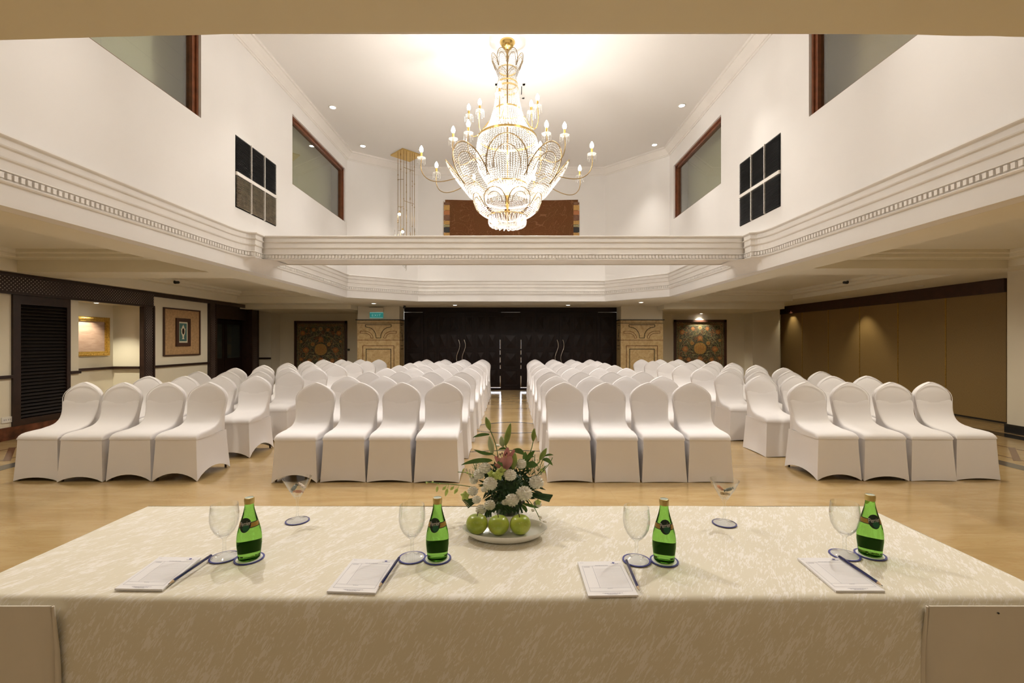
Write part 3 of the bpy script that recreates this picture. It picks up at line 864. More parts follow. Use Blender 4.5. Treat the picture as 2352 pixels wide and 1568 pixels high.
# brown textile on the far upper wall
yb = 10.9
t = empty('wall_textile', (0, yb, 3.36), 'wide brown paisley wall hanging behind the chandelier', 'wall hanging')
n = 40; rings = []
g = G()
for i in range(n+1):
    u = i/n; x = -1.60+3.18*u; zb = 3.345-.03*sin(PI*u)-.012*sin(PI*4*u); z1 = 4.76-.02*sin(PI*u)
    rings.append([(x, yb-.004, zb), (x, yb-.014-.004*sin(9*u*PI), zb), (x, yb-.014-.004*sin(9*u*PI), z1), (x, yb-.004, z1)])
g.loft(rings); g.build('cloth', M['textile'], t)
cols = [M['rust'], M['ochre'], M['matboard'], M['inlay_brown'], M['black'], M['olive']]
for sx in (-1.56, 1.54):
    g = G(); z = 3.38; k = 0; rr = random.Random(5)
    while z < 4.70:
        hh = rr.uniform(.05, .13); g.box(sx-.07, sx+.07, yb-.0185, yb-.012, z, min(z+hh, 4.72), [0,1,3,2,1,4,5,1,3][k % 9]); z += hh+.008; k += 1
    for q in range(60): g.box(sx+(-.075 if sx < 0 else .055)-.012, sx+(-.075 if sx < 0 else .055)+.012, yb-.012, yb-.009, 3.37+q*.0228, 3.377+q*.0228, 2)
    g.build('end_border', cols, t)

# floral tapestries on the back wall (face -y)
def tapestry(xc, z1, label):
    yw = 13.9; x0, x1 = xc-.80, xc+.80; z0 = .40
    r = empty('floral_tapestry', (xc, yw, z0), label, 'tapestry', 'floral tapestries')
    g = G()
    for a in ((x0,x1,z1-.07,z1),(x0,x1,z0,z0+.07),(x0,x0+.07,z0,z1),(x1-.07,x1,z0,z1)): g.box(a[0], a[1], yw-.05, yw, a[2], a[3])
    g.build('frame', M['framewood'], r)
    g = G(); g.box(x0+.06, x1-.06, yw-.02, yw, z0+.06, z1-.06); g.build('ground_cloth', M['floral'], r)
    g = G(); Y = yw-.0225
    def rect(a, b, c, d, w, m):
        for q in ((a,b,d-w,d),(a,b,c,c+w),(a,a+w,c,d),(b-w,b,c,d)): g.box(q[0], q[1], Y-.001, Y+.002, q[2], q[3], m)
    rect(x0+.09, x1-.09, z0+.09, z1-.09, .008, 2); rect(x0+.17, x1-.17, z0+.17, z1-.17, .010, 2)
    for k in range(64):                                         # little border flowers
        u = k/63
        for (px, pz) in ((x0+.13+u*(x1-x0-.26), z1-.13), (x0+.13, z0+.13+u*(z1-z0-.26)), (x1-.13, z0+.13+u*(z1-z0-.26))):
            g.poly([(px+.013*cos(a), Y, pz+.013*sin(a)) for a in (0, PI/2, PI, 3*PI/2)], 2 if k % 2 else 1)
    def flower(cx, cz, R, m, n=10, core=1):
        pts = []
        for i in range(n*6):
            a = 2*PI*i/(n*6); q = R*(.78+.22*abs(sin(n*a/2))); pts.append((cx+q*cos(a), Y-.001, cz+q*sin(a)))
        g.poly(pts, m)
        g.poly([(cx+R*.42*cos(2*PI*i/16), Y-.0025, cz+R*.42*sin(2*PI*i/16)) for i in range(16)], core)
    cz = z1-.87
    g.poly([(xc+(.185*abs(cos(a))**.8*(1 if cos(a) > 0 else -1)), Y-.001, cz+.175*sin(a)) for a in [2*PI*i/36 for i in range(36)]], 0)
    for i in range(-3, 4):                                      # scale pattern of the pomegranate
        for j in range(-3, 4):
            if abs(i)/3.6+abs(j)/3.6 < 1: g.poly([(xc+i*.05+.016*cos(a), Y-.003, cz+j*.045+.016*sin(a)) for a in (0, PI/2, PI, 3*PI/2)], 1)
    for dx, dz, R, m in ((-.45,-.02,.095,1),(.45,-.02,.095,1),(-.245,-.70+.86,.065,0),(.245,.16,.065,0),(0,.31,.085,1),(-.55,.50,.08,1),(.55,.50,.08,1),
                         (-.60,.24,.05,0),(.60,.24,.05,0),(-.22,.60,.06,1),(.22,.60,.06,1),(0,.63,.07,2),(-.35,-.34,.07,1),(.35,-.34,.07,1),(-.60,-.30,.06,1),(.60,-.30,.06,1),(0,-.33,.09,1)):
        flower(xc+dx, cz+dz, R, m, 9, 1 if m != 1 else 0)
    def vine(pts, w, m):
        for a, b in zip(pts[:-1], pts[1:]):
            a, b = Vector(a), Vector(b); d = (b-a).normalized(); nv = Vector((-d.y, d.x))*w/2
            g.poly([(q.x, Y-.0005, q.y) for q in (a-nv, b-nv, b+nv, a+nv)], m)
    for s in (-1, 1):
        vine([(xc, cz+.52), (xc+s*.08, cz+.43), (xc+s*.22, cz+.40), (xc+s*.38, cz+.34), (xc+s*.46, cz+.22), (xc+s*.56, cz+.10), (xc+s*.60, cz-.05)], .013, 2)
        for (ax, az, R, tn) in ((.40,.03,.13,1.5),(.50,.36,.12,1.4),(.30,-.20,.14,1.6),(.18,.46,.12,1.3),(.52,-.18,.11,1.5),(.12,-.26,.10,1.2),(.33,.24,.09,1.4)):
            vine([(xc+s*(ax+R*(1-k/18)*cos(tn*2*PI*k/18)), cz+az+R*(1-k/18)*sin(tn*2*PI*k/18)) for k in range(19)], .009, 2)
        for (ax, az, L, a0) in ((.20,-.12,.10,.4),(.10,.21,.09,2.5),(.42,-.12,.09,5.6),(.36,.14,.09,1.0),(.14,-.20,.13,.1),(.55,-.06,.08,1.8),(.45,.47,.08,2.6),(.10,.40,.08,.9)):
            a = a0; c, q = cos(a), sin(a)
            g.poly([(xc+s*(ax+L*(u*c-v*q)), Y-.001, cz+az+L*(u*q+v*c)) for u, v in ((0,0),(.3,.2),(.7,.18),(1,0),(.7,-.12),(.3,-.15))], 2 if a0 < 1.4 else 1)
    q = random.Random(int(xc*10)); 
    for k in range(230):                                        # scattered small leaves and sprigs
        ux, uz = q.uniform(-.60, .60), q.uniform(-.85, .66); L = q.uniform(.025, .06); a = q.uniform(0, 6.28); c, w = cos(a), sin(a)
        if abs(ux) < .22 and abs(uz) < .20 or z0+.2 > cz+uz: continue
        g.poly([(xc+ux+L*(u*c-v*w), Y-.0008-.00001*k, cz+uz+L*(u*w+v*c)) for u, v in ((0,0),(.4,.24),(1,0),(.4,-.24))], (2, 2, 0, 1)[k % 4])
    g.build('embroidery', [M['ochre'], M['rust'], M['olive']], r)
tapestry(-5.83, 1.995, 'framed dark floral tapestry on the back wall, left of the doors')
tapestry(5.735, 2.03, 'framed dark floral tapestry under a spotlight, right of the doors')
w = empty('wall_hook', (-4.98, 13.9, 1.10), 'small dark hook beside the left floral tapestry', 'hook')
g = G(); g.box(-5.01, -4.95, 13.86, 13.9, 1.09, 1.15); g.build('plate', M['black'], w)
g = G(); g.tube([(-4.98,13.87,1.13),(-4.98,13.83,1.12),(-4.98,13.82,1.14)], .008, 6); g.build('peg', M['black'], w)

# slender pendant cluster hanging at the far left
cx, cy = -2.34, 10.06
pc = empty('pendant_cluster', (cx, cy, 3.0), 'slender brass pendant cluster on thin rods behind the chandelier', 'pendant light')
g = G(); q = .345
g.prism([(cx-q,cy,ZC-.03),(cx,cy-q,ZC-.03),(cx+q,cy,ZC-.03),(cx,cy+q,ZC-.03)], (0,0,.03)); g.build('ceiling_plate', M['gold'], pc)
rods = [(-.18,0,3.62),(-.105,-.06,3.50),(-.03,-.10,3.10),(.02,-.06,3.2),(.075,.06,3.55),(.13,.02,3.25),(.17,.05,3.60),(-.01,.08,3.05)]
for dx, dy, zb in rods:
    g = G(); g.tube([(cx+dx,cy+dy,ZC-.03),(cx+dx,cy+dy,zb)], .006, 6); rr = random.Random(int(dx*1000))
    for k in range(4): g.lathe([(.001,-.022),(.011,-.008),(.011,.008),(.001,.022)], (cx+dx,cy+dy,zb+.15+rr.random()*1.9), 8)
    g.build('rod', M['brass_dark'], pc, 50)
for z, a, b in ((5.18,2,6),(4.95,0,2),(4.45,2,6),(4.35,0,2),(3.82,0,2)):
    g = G(); g.tube([(cx+rods[a][0],cy+rods[a][1],z),(cx+rods[b][0],cy+rods[b][1],z-.03)], .005, 6); g.build('cross_bar', M['brass_dark'], pc)
for dx, dy, z in ((-.13,-.08,4.16),(-.045,-.14,3.76)):
    g = G(); g.sphere((cx+dx,cy+dy,z), .030, 12, 8); b = g.build('bulb', M['bulb'], pc, 180)
    g = G(); g.lathe([(.014,.025),(.014,.07),(.005,.08)], (cx+dx,cy+dy,z), 8); g.build('bulb_socket', M['gold'], b, 40)
g = G(); rr = random.Random(2)
for k in range(46):                                             # spiral of thin glass drops at the foot
    a = k*.55; R = .02+.0052*k; z = 2.93+.018*k
    x, y = cx-.02+R*cos(a), cy+R*sin(a); L = .10+.05*rr.random()
    g.tube([(x,y,z+L),(x,y,z)], .005, 5)
for p0 in ((.075,.06,3.9),(.17,.05,3.95)):
    g.tube([(cx+p0[0]+.16*(k/8)**2, cy+p0[1], p0[2]-.6*k/8) for k in range(9)], .006, 5)
g.build('drop_spiral', M['chrome'], pc)
# ------------------------------------------------------------------ crystal chandelier
HX, HY = -.063, 6.28
ch = empty('chandelier', (HX, HY, 2.94), 'large brass and crystal chandelier with candle arms hanging from the high ceiling', 'chandelier')
def P3(r, a, z): return (HX + r*cos(a), HY + r*sin(a), z)
g = G(); g.lathe([(.105,ZC),(.108,ZC-.012),(.095,ZC-.03),(.088,ZC-.05),(.060,ZC-.085),(.025,ZC-.105),(.012,ZC-.11)], (HX,HY,0), 28); g.build('ceiling_canopy', M['gold'], ch, 50)
g = G(); g.lathe([(.013,5.40),(.020,5.37),(.012,5.34),(.022,5.30),(.012,5.26),(.010,3.0)], (HX,HY,0), 12); g.build('stem', M['brass_dark'], ch, 50)
def ring(R, z, w=.022, t=.006, m='gold'):
    g = G(); g.lathe([(R-t,z-w/2),(R,z-w/2),(R,z+w/2),(R-t,z+w/2),(R-t,z-w/2)], (HX,HY,0), 56, cap0=False, cap1=False); return g.build('ring', M[m], ch, 40)
for R, z, w in ((.130,5.108,.02),(.140,4.92,.016),(.152,4.85,.022),(.197,4.54,.022),(.405,4.165,.030),(.275,3.52,.02),(.262,3.09,.016)): ring(R, z, w)

def curtain(name, prof, n, step, r, m='crystal'):
    """strings of cut beads that follow a profile (radius, z) all round"""
    g = G()
    L = [0]
    for a, b in zip(prof[:-1], prof[1:]): L.append(L[-1] + math.hypot(b[0]-a[0], b[1]-a[1]))
    k = int(L[-1]/step)
    for j in range(n):
        a = 2*PI*j/n
        for i in range(k+1):
            s = i*L[-1]/k; q = 0
            while q < len(L)-2 and L[q+1] < s: q += 1
            u = (s-L[q])/(L[q+1]-L[q]); R = prof[q][0]+u*(prof[q+1][0]-prof[q][0]); z = prof[q][1]+u*(prof[q+1][1]-prof[q][1])
            g.octa(P3(R, a, z), r, r*1.35)
    return tag(g.build(name, M[m], ch), kind='stuff')
curtain('bead_curtain', [(.127,5.10),(.120,4.92)], 30, .020, .0070)
curtain('bead_curtain', [(.137,4.92),(.148,4.85)], 30, .018, .0070)
curtain('bead_curtain', [(.150,4.845),(.165,4.70),(.193,4.55)], 38, .022, .0080)
curtain('bead_curtain', [(.196,4.53),(.235,4.40),(.30,4.27),(.400,4.175)], 56, .022, .0085)
curtain('bead_curtain', [(.403,4.15),(.425,4.02),(.425,3.88),(.39,3.72),(.32,3.60),(.27,3.53)], 66, .027, .0078)
curtain('bead_curtain', [(.26,3.08),(.235,3.02),(.16,2.965),(.05,2.95)], 40, .020, .0085)
curtain('bead_curtain', [(.27,3.50),(.15,3.47),(.02,3.45)], 40, .03, .0085)

def petal(a0, prof, w, sf, nstr, step, br, tr):
    """shell-shaped petal: brass hoops filled with bead strings; prof = (radius, z) from foot to tip"""
    L = [0]
    for a, b in zip(prof[:-1], prof[1:]): L.append(L[-1] + math.hypot(b[0]-a[0], b[1]-a[1]))
    er = Vector((cos(a0), sin(a0), 0)); et = Vector((-sin(a0), cos(a0), 0))
    def S(t, s):
        d = max(0, min(1, s))*L[-1]; q = 0
        while q < len(L)-2 and L[q+1] < d: q += 1
        u = (d-L[q])/(L[q+1]-L[q]); R = prof[q][0]+u*(prof[q+1][0]-prof[q][0]); z = prof[q][1]+u*(prof[q+1][1]-prof[q][1])
        R -= .28*t*t/max(R, .25)                                # the shell curves back at its sides
        return Vector((HX, HY, z)) + er*R + et*t
    def hoop(k, ins):
        pts = []
        for i in range(25):
            al = PI*i/24; pts.append(S(w*k*cos(al)*(1+.12*sin(al)), sf+(ins-sf)*sin(al)**.9))
        return pts
    root = G(); h1 = hoop(1, 1.0)
    root.tube([S(w*.86, sf-.10)] + h1 + [S(-w*.86, sf-.10)], tr, 6)
    o = root.build('petal_frame', M['brass_dark'], ch, 60)
    g = G(); g.tube(hoop(.66, sf+(1-sf)*.70), tr*.7, 6); g.build('inner_hoop', M['brass_dark'], o, 60)
    g = G()
    for j in range(nstr):
        f = -1+2*(j+.5)/nstr
        s1 = sf+(1-sf)*math.sqrt(max(0, 1-f*f))**.9
        n = max(2, int(s1*L[-1]/step))
        for i in range(n):
            s = s1*i/n; k = .42+.58*min(1, s/max(sf, .05))
            g.octa(S(f*w*k*1.05, s), br, br*1.3)
    tag(g.build('bead_net', M['crystal'], o), kind='stuff')
for k in range(8): petal(-PI/2 + k*PI/4, [(.30,3.30),(.44,3.33),(.55,3.41),(.63,3.51),(.75,3.67),(.82,3.78),(.85,3.86)], .255, .52, 19, .027, .0080, .0075)
for k in range(8): petal(-PI/2 + (k+.5)*PI/4, [(.262,3.09),(.34,3.12),(.41,3.18),(.455,3.27),(.475,3.36)], .15, .46, 13, .024, .0080, .0068)
for k in range(8): petal(-PI/2 + (k+.5)*PI/4, [(.135,5.05),(.165,5.14),(.20,5.22),(.225,5.29)], .075, .35, 8, .020, .0070, .0045)
# swags of the bottom basket
g = G()
for j in range(20):
    a = 2*PI*j/20
    for i in range(14):
        u = i/13; R = .255-.12*u+.05*sin(PI*u); g.octa(P3(R, a+.35*u, 3.08-.13*u-.045*sin(PI*u)), .0095, .0125)
tag(g.build('bead_swag', M['crystal'], ch), kind='stuff')
g = G(); g.lathe([(.02,3.46),(.05,3.40),(.02,3.33),(.035,3.28),(.012,3.20),(.02,3.14),(.004,3.10)], (HX,HY,0), 16); g.build('finial', M['gold'], ch, 50)

def bez(p, n=22):
    out = []
    for i in range(n+1):
        t = i/n; q = list(p)
        while len(q) > 1: q = [tuple(a+(b-a)*t for a, b in zip(u, v)) for u, v in zip(q[:-1], q[1:])]
        out.append(q[0])
    return out
def arm(dx, dy, zb, r0, z0, dark):
    rb = math.hypot(dx, dy); a = math.atan2(dy, dx); L = rb-r0
    pts = bez([(r0, z0), (r0+.30*L, z0+.16), (r0+.50*L, zb-.56), (rb+.02, zb-.50), (rb+.03, zb-.30), (rb, zb-.115)])
    g = G(); g.tube([P3(r, a, z) for r, z in pts], .0065, 7)
    o = g.build('candle_arm', M['brass_dark'] if dark else M['gold'], ch, 60)
    c = P3(rb, a, 0)
    g = G(); g.lathe([(.008,zb-.125),(.055,zb-.108),(.060,zb-.100),(.012,zb-.104)], c, 16); g.build('drip_pan', M['crystal'], o, 50)
    g = G(); g.lathe([(.014,zb-.105),(.016,zb-.09),(.013,zb-.03),(.011,zb-.025)], c, 12); g.build('candle_sleeve', M['oldgold'], o, 50)
    g = G(); g.lathe([(.004,zb-.030),(.020,zb-.015),(.027,zb+.008),(.022,zb+.034),(.010,zb+.058),(.001,zb+.070)], c, 14); g.build('bulb', M['bulb'], o, 180)
    for j in range(6):
        b = 2*PI*j/6; g = G(); x, y = c[0]+.056*cos(b), c[1]+.056*sin(b)
        g.tube([(x, y, zb-.106), (x, y, zb-.190)], .0018, 4)
        for i in range(4): g.octa((x, y, zb-.120-.021*i), .0062, .0095)
        g.build('pendant_drop', M['crystal'], o)
for dx, dy in ((-1.185,-.01),(-1.07,.55),(1.14,-.14),(1.10,.68),(-.55,1.05),(.42,1.10)): arm(dx, dy, 4.0, .42, 3.62, True)
for dx, dy in ((-.487,-.54),(-.70,-.37),(.50,-.52),(.733,-.48)): arm(dx, dy, 4.1, .40, 3.78, True)
arm(.48, .42, 4.25, .40, 3.9, False)
for dx, dy in ((-.545,.13),(-.381,-.01),(.33,.03),(.408,-.13),(-.096,-.435),(.0,.46)): arm(dx, dy, 4.65, .19, 4.42, False)
# ------------------------------------------------------------------ covered banquet chairs
def sellipse(hw, ht, cy, z, n=28, e=3.2):
    out = []
    for k in range(n):
        a = 2*PI*(k+.5)/n; c, s = cos(a), sin(a)
        out.append((hw*math.copysign(abs(c)**(2/e), c), cy+ht*math.copysign(abs(s)**(2/e), s), z))
    return out
OUT = [(.40,.192),(.46,.186),(.52,.186),(.58,.190),(.64,.197),(.70,.203),(.735,.208),(.766,.209),(.790,.204),(.812,.193),(.836,.174),(.858,.149),(.878,.121),(.894,.093),(.907,.066),(.917,.041),(.923,.021),(.926,.004)]
def backY(z): return .185 + (z-.42)*.13
def make_backrest():
    g = G(); rings = []
    for z, w in OUT:
        t = .034 if z < .80 else .034*max(.34, 1-((z-.80)/.126)**2.2*.66)
        rings.append(sellipse(w, t, backY(z), z, 28, 3.4 if w > .06 else 2.4))
    g.loft(rings); return g
def make_piping():
    g = G(); side = [(w, backY(z)-.030, z) for z, w in OUT if z >= .50]
    pts = [(x-.006 if x > .01 else 0, y-.001, z-.002) for x, y, z in side]
    g.tube(pts + [(-x, y, z) for x, y, z in pts[:-1][::-1]], .0034, 6); return g
SEC = [(.196,.735,.197,0),(.1905,.72,.197,0),(.1842,.68,.196,0),(.1755,.64,.192,0),(.1622,.60,.188,0),(.1482,.57,.186,0),(.1292,.541,.187,0),(.1040,.517,.190,0),(.076,.501,.193,0),(.04,.489,.196,.001),(-.01,.480,.200,.003),(-.04,.474,.202,.004),(-.12,.470,.205,.005),(-.19,.464,.207,.004),(-.225,.456,.207,.002),(-.247,.444,.206,0),(-.258,.428,.205,0),(-.261,.412,.203,0)]
def make_seat():
    g = G(); rings = []
    for y, h, w, crown in SEC:
        b = .405; c = min(.022, (h-b)*.8); r = []
        r += [(-w, y, b), (-w-.001, y, b+(h-b)*.5)]
        for k in range(5):
            a = PI/2*k/4; r.append((-w+c*(1-cos(a)), y, h-c+c*sin(a)))
        for k in range(1, 8):
            u = -1+2*k/8; r.append((u*(w-c), y, h+crown*(1-u*u)))
        for k in range(5):
            a = PI/2*(1-k/4); r.append((w-c*(1-cos(a)), y, h-c+c*sin(a)))
        r += [(w+.001, y, b+(h-b)*.5), (w, y, b)]
        rings.append(r)
    g.loft(rings); return g
def make_skirt(arch_front, arch_side, hem=.006):
    """stretch skirt: tight at the seat, flared to the feet, with arched hems"""
    n = 9
    levels = [0, .08, .22, .40, .58, .74, .88, 1.0]
    def ring(t, inset):
        pts = []
        hw = .198 + .0225*t**1.25; yf = -.257 - .018*t**1.3; yb = .222 + .034*t**1.2
        hw -= inset; yf += inset; yb -= inset
        cs = [(-hw, yf), (hw, yf), (hw, yb), (-hw, yb)]
        for s in range(4):
            a, b = cs[s], cs[(s+1) % 4]; nx, ny = [(0, 1), (-1, 0), (0, -1), (1, 0)][s]
            arch = (arch_front, arch_side, arch_front*.8, arch_side)[s]
            for k in range(n):
                u = k/n; m = sin(PI*u)
                sag = (.010 if s in (0, 2) else .020)*m*sin(PI*min(1, t*.9))
                zt, zb = .418, hem*.3 + (arch+hem)*m**.75
                z = zt + (zb-zt)*t
                pts.append((a[0]+(b[0]-a[0])*u+nx*sag, a[1]+(b[1]-a[1])*u+ny*sag, z))
        return pts
    g = G()
    g.loft([ring(t, 0) for t in levels] + [ring(t, .005) for t in levels[::-1]])
    return g
def make_leg(x, y):
    g = G(); g.tube([(x*.93, y*.95, .405), (x, y, .003)], .0105, 8); return g

def chair_proto(name, label, group, back, skirt, legs=True):
    r = empty(name, (0, 0, 0), label, 'chair', group)
    b = back().build('backrest', M['cover'], r, 50)
    make_piping().build('piping', M['cover'], b, 180)
    make_seat().build('seat', M['cover'], r, 42)
    skirt.build('skirt', M['cover'], r, 35)
    if legs:
        for x in (-.190, .190):
            for y in (-.245, .225): make_leg(x, y).build('leg', M['leg'], r, 60)
    return r
skirts = {}
def skirt_mesh(key):
    if key not in skirts:
        o = make_skirt(*key).build('skirt', M['cover'], None, 35); skirts[key] = o.data; bpy.data.objects.remove(o)
    return skirts[key]
proto_leg = chair_proto('banquet_chair', 'x', 'white covered chairs in rows', make_backrest, make_skirt(.0, .0))
proto = copy_tree(proto_leg)
for c in list(proto.children):
    if c.name.startswith('leg'): bpy.data.objects.remove(c)
used = {id(proto_leg): False, id(proto): False}
ROWN = ['front row', 'second row', 'third row', 'fourth row', 'fifth row', 'sixth row', 'seventh row', 'back row']
COLN = {'c': ['on the centre aisle', 'second from the centre aisle', 'third from the centre aisle', 'fourth from the centre aisle'],
        'wl': ['on its inner aisle', 'second from its inner aisle', 'third from its inner aisle', 'nearest the left wall'],
        'wr': ['on its inner aisle', 'second from its inner aisle', 'third from its inner aisle', 'nearest the folding partition']}
BLK = [('far left block', 'wl', [-3.30, -3.755, -4.21, -4.665]), ('inner left block', 'c', [-.735, -1.195, -1.65, -2.11]),
       ('inner right block', 'c', [.565, 1.02, 1.475, 1.93]), ('far right block', 'wr', [3.22, 3.68, 4.14, 4.60])]
rr = random.Random(11)
ARCH = {('far left block',0,0):(.075,.085),('far left block',0,1):(.060,.07),('far left block',0,2):(.045,.03),('far left block',0,3):(.03,.0),
        ('far left block',1,0):(.060,.11),('inner left block',0,3):(.070,.02),('inner left block',0,1):(.015,.0),('inner left block',0,2):(.012,.0),
        ('far right block',0,0):(.055,.055),('far right block',0,1):(.040,.03)}
VAR = [(.0,.0),(.006,.008),(.012,.02),(.0,.012)]
for bn, ck, cols_ in BLK:
    for ci, x in enumerate(cols_):
        for row in range(8):
            src = proto_leg if row < 3 or (ci == 0) else proto
            o = src if not used[id(src)] else None
            if o is None: o = copy_tree(src)
            else: used[id(src)] = True
            y = 4.692 + .900*row + rr.uniform(-.02, .02) + (.06 if bn == 'far right block' else .03 if bn == 'far left block' else 0)
            o.location = (x + rr.uniform(-.004, .004), y, 0)
            o.rotation_euler = (0, 0, rr.uniform(-.012, .012))
            key = ARCH.get((bn, row, ci), VAR[rr.randrange(4)])
            for c in o.children:
                if c.name.startswith('skirt'): c.data = skirt_mesh(key)
            o['label'] = 'white covered chair, %s of the %s, %s' % (ROWN[row], bn, COLN[ck][ci])

# ------------------------------------------------------------------ head table
TZ = .76
TX0, TX1, TY0, TY1 = -1.350, 1.304, 1.085, 1.688
tc = empty('tablecloth', (0, 1.38, 0), 'cream jacquard tablecloth covering the long head table', 'tablecloth')
g = G(); rr = random.Random(4)
nx, ny = 90, 26
def wob(x, y): return .0011*sin(x*5.1+y*3)+.0009*sin(x*11.7-y*7)+.0006*sin(y*23+x*2)
def crease(x, y):
    z = 0
    for yc, a, x0, x1 in ((1.44,.0012,.35,1.3),(1.345,.0014,.25,1.3),(1.36,.0010,-1.2,-.2),(1.56,.001,.1,1.3)):
        if x0 < x < x1: z += a*math.exp(-((y-yc-.01*sin(x*3))/.006)**2)
    return z
def edge_y(x): return TY0 - .004*sin((x-TX0)/(TX1-TX0)*PI) + .002*sin(x*4.3)
prof = [(0.0, 'top')]
rows_ = []
for j in range(ny+1):
    v = j/ny; rows_.append([(TX0+(TX1-TX0)*i/nx, edge_y(TX0+(TX1-TX0)*i/nx)+.016+(TY1-TY0-.016)*v, 0) for i in range(nx+1)])
rows_ = [[(x, y, TZ+wob(x, y)*(.5)+crease(x, y)) for x, y, _ in r] for r in rows_]
front = []
for k, (dy, dz) in enumerate([(0,-.60+.0),(0,-.45),(0,-.30),(0,-.15),(0,-.06),(.0006,-.014),(.005,-.004),(.016,0)]):
    r = []
    for i in range(nx+1):
        x = TX0+(TX1-TX0)*i/nx; f = min(1, -dz/.3)
        fold = f*(.006*sin(x*6.3+1)+.004*sin(x*13.1)) if dz < -.02 else 0
        z = TZ+dz*(.757/.60 if k == 0 else 1); lap = .0045 if (-.975 < x) and dz < -.003 else 0
        r.append((x, edge_y(x)+dy-fold-lap, z if dz < 0 else TZ+wob(x, edge_y(x)+.016)*.5))
    front.append(r)
allr = front[:-1] + rows_
vs = [p for r in allr for p in r]; W = nx+1
g.add(vs, [(j*W+i, j*W+i+1, (j+1)*W+i+1, (j+1)*W+i) for j in range(len(allr)-1) for i in range(nx)])
g.build('top_cloth', M['cloth'], tc, 60)
g = G()                                                         # the drops at both ends and at the far side
for s, x in ((-1, TX0), (1, TX1)):
    pts = [(TY0+.01+(TY1-TY0-.01)*i/20) for i in range(21)]
    g.loft([[(x+s*(.006*k+.004*sin(i*1.3)*k), y, TZ-.003-(.757)*k/4) for i, y in enumerate(pts)] for k in range(5)], closed=False)
g.loft([[(TX0+(TX1-TX0)*i/60, TY1+.004*k+.003*sin(i*.9)*k, TZ-.757*k/4) for i in range(61)] for k in range(5)], closed=False)
g.build('side_drop', M['cloth'], tc, 60)

# plain skirting pinned along both front corners
def skirting(name, xa, xb, s, label):
    """xa: outer corner, xb: free vertical edge on the front"""
    r = empty(name, (xa, 1.07, 0), label, 'table skirt', 'table skirts')
    g = G(); plan = []
    yf = 1.062
    n = 14
    for k in range(n+1):
        u = k/n; plan.append((xb+(xa-xb)*u, yf))
    corner = [(xa+s*.012, yf+.02), (xa+s*.016, yf+.15), (xa+s*.016, 1.40), (xa+s*.016, 1.67)]
    zs = [.752, .74, .70, .62, .5, .36, .2, .003]
    rings = []
    for z in zs:
        d = (.752-z); row = []
        for q, (x, y) in enumerate(plan + corner):
            yy = y - .002*sin(q*1.7)*min(1, d*5); xx = x
            if q == 0: xx += -s*(-.004 + .012*sin(d*7)*d) ; yy += .012*min(1, d*8)
            row.append((xx, yy, z))
        # inner layer gives the cloth a thickness and a turned hem
        rings.append(row + [(x - s*.001, y+.004, z) for x, y, z in row[::-1]])
    g.loft(rings, closed=True)
    o = g.build('panel', M['skirt'], r, 50)
    g = G()                                                     # the rolled hem of the free edge
    g.tube([(xb - s*(-.003+.010*sin((.752-z)*7)*(.752-z)) - s*.003, yf+.004+.010*min(1, (.752-z)*8), z) for z in [.750-.0375*k for k in range(20)]] , [.0028+.0035*min(1, k/5) for k in range(20)], 8)
    g.build('hem', M['skirt'], o, 60)
    g = G(); g.sphere((xb+s*.16, yf-.003, .738), .0022, 8, 6); g.build('pin', M['graphite'], r, 180)
skirting('table_skirt', -1.352, -1.075, -1, 'beige skirting cloth pinned to the left front corner of the table')
skirting('table_skirt', 1.306, .972, 1, 'beige skirting cloth pinned to the right front corner of the table')

# coasters, goblets, bottles
TT = TZ + .0022
def make_coaster():
    g = G(); g.lathe([(.0385,0),(.0385,.0015),(.0335,.0015)], (0,0,0), 40, 1, cap1=False); g.lathe([(.0335,.0015),(.001,.0015)], (0,0,0), 40, 0, cap0=False); return g
def make_goblet():
    pr = [(.0325,0),(.0328,.0015),(.026,.0035),(.012,.006),(.0058,.011),(.0046,.02),(.0046,.048),(.0075,.054),(.016,.060),(.026,.072),(.0335,.088),(.0368,.106),(.0368,.122),(.0352,.138),(.0342,.147),
          (.0334,.147),(.0344,.137),(.0359,.122),(.0358,.106),(.0325,.089),(.025,.0735),(.015,.0625),(.004,.059),(.0003,.0585)]
    g = G(); g.lathe(pr, (0,0,0), 40); return g
BR = [(0,.0240),(.001,.0268),(.004,.0278),(.012,.0282),(.028,.0300),(.042,.0314),(.054,.0316),(.064,.0310),(.078,.0290),(.092,.0256),(.106,.0216),(.120,.0176),(.134,.0140),(.145,.0120),(.154,.0113)]
def bottle_r(z):
    for (z0, r0), (z1, r1) in zip(BR[:-1], BR[1:]):
        if z0 <= z <= z1: return r0+(r1-r0)*(z-z0)/(z1-z0)
    return BR[-1][1]
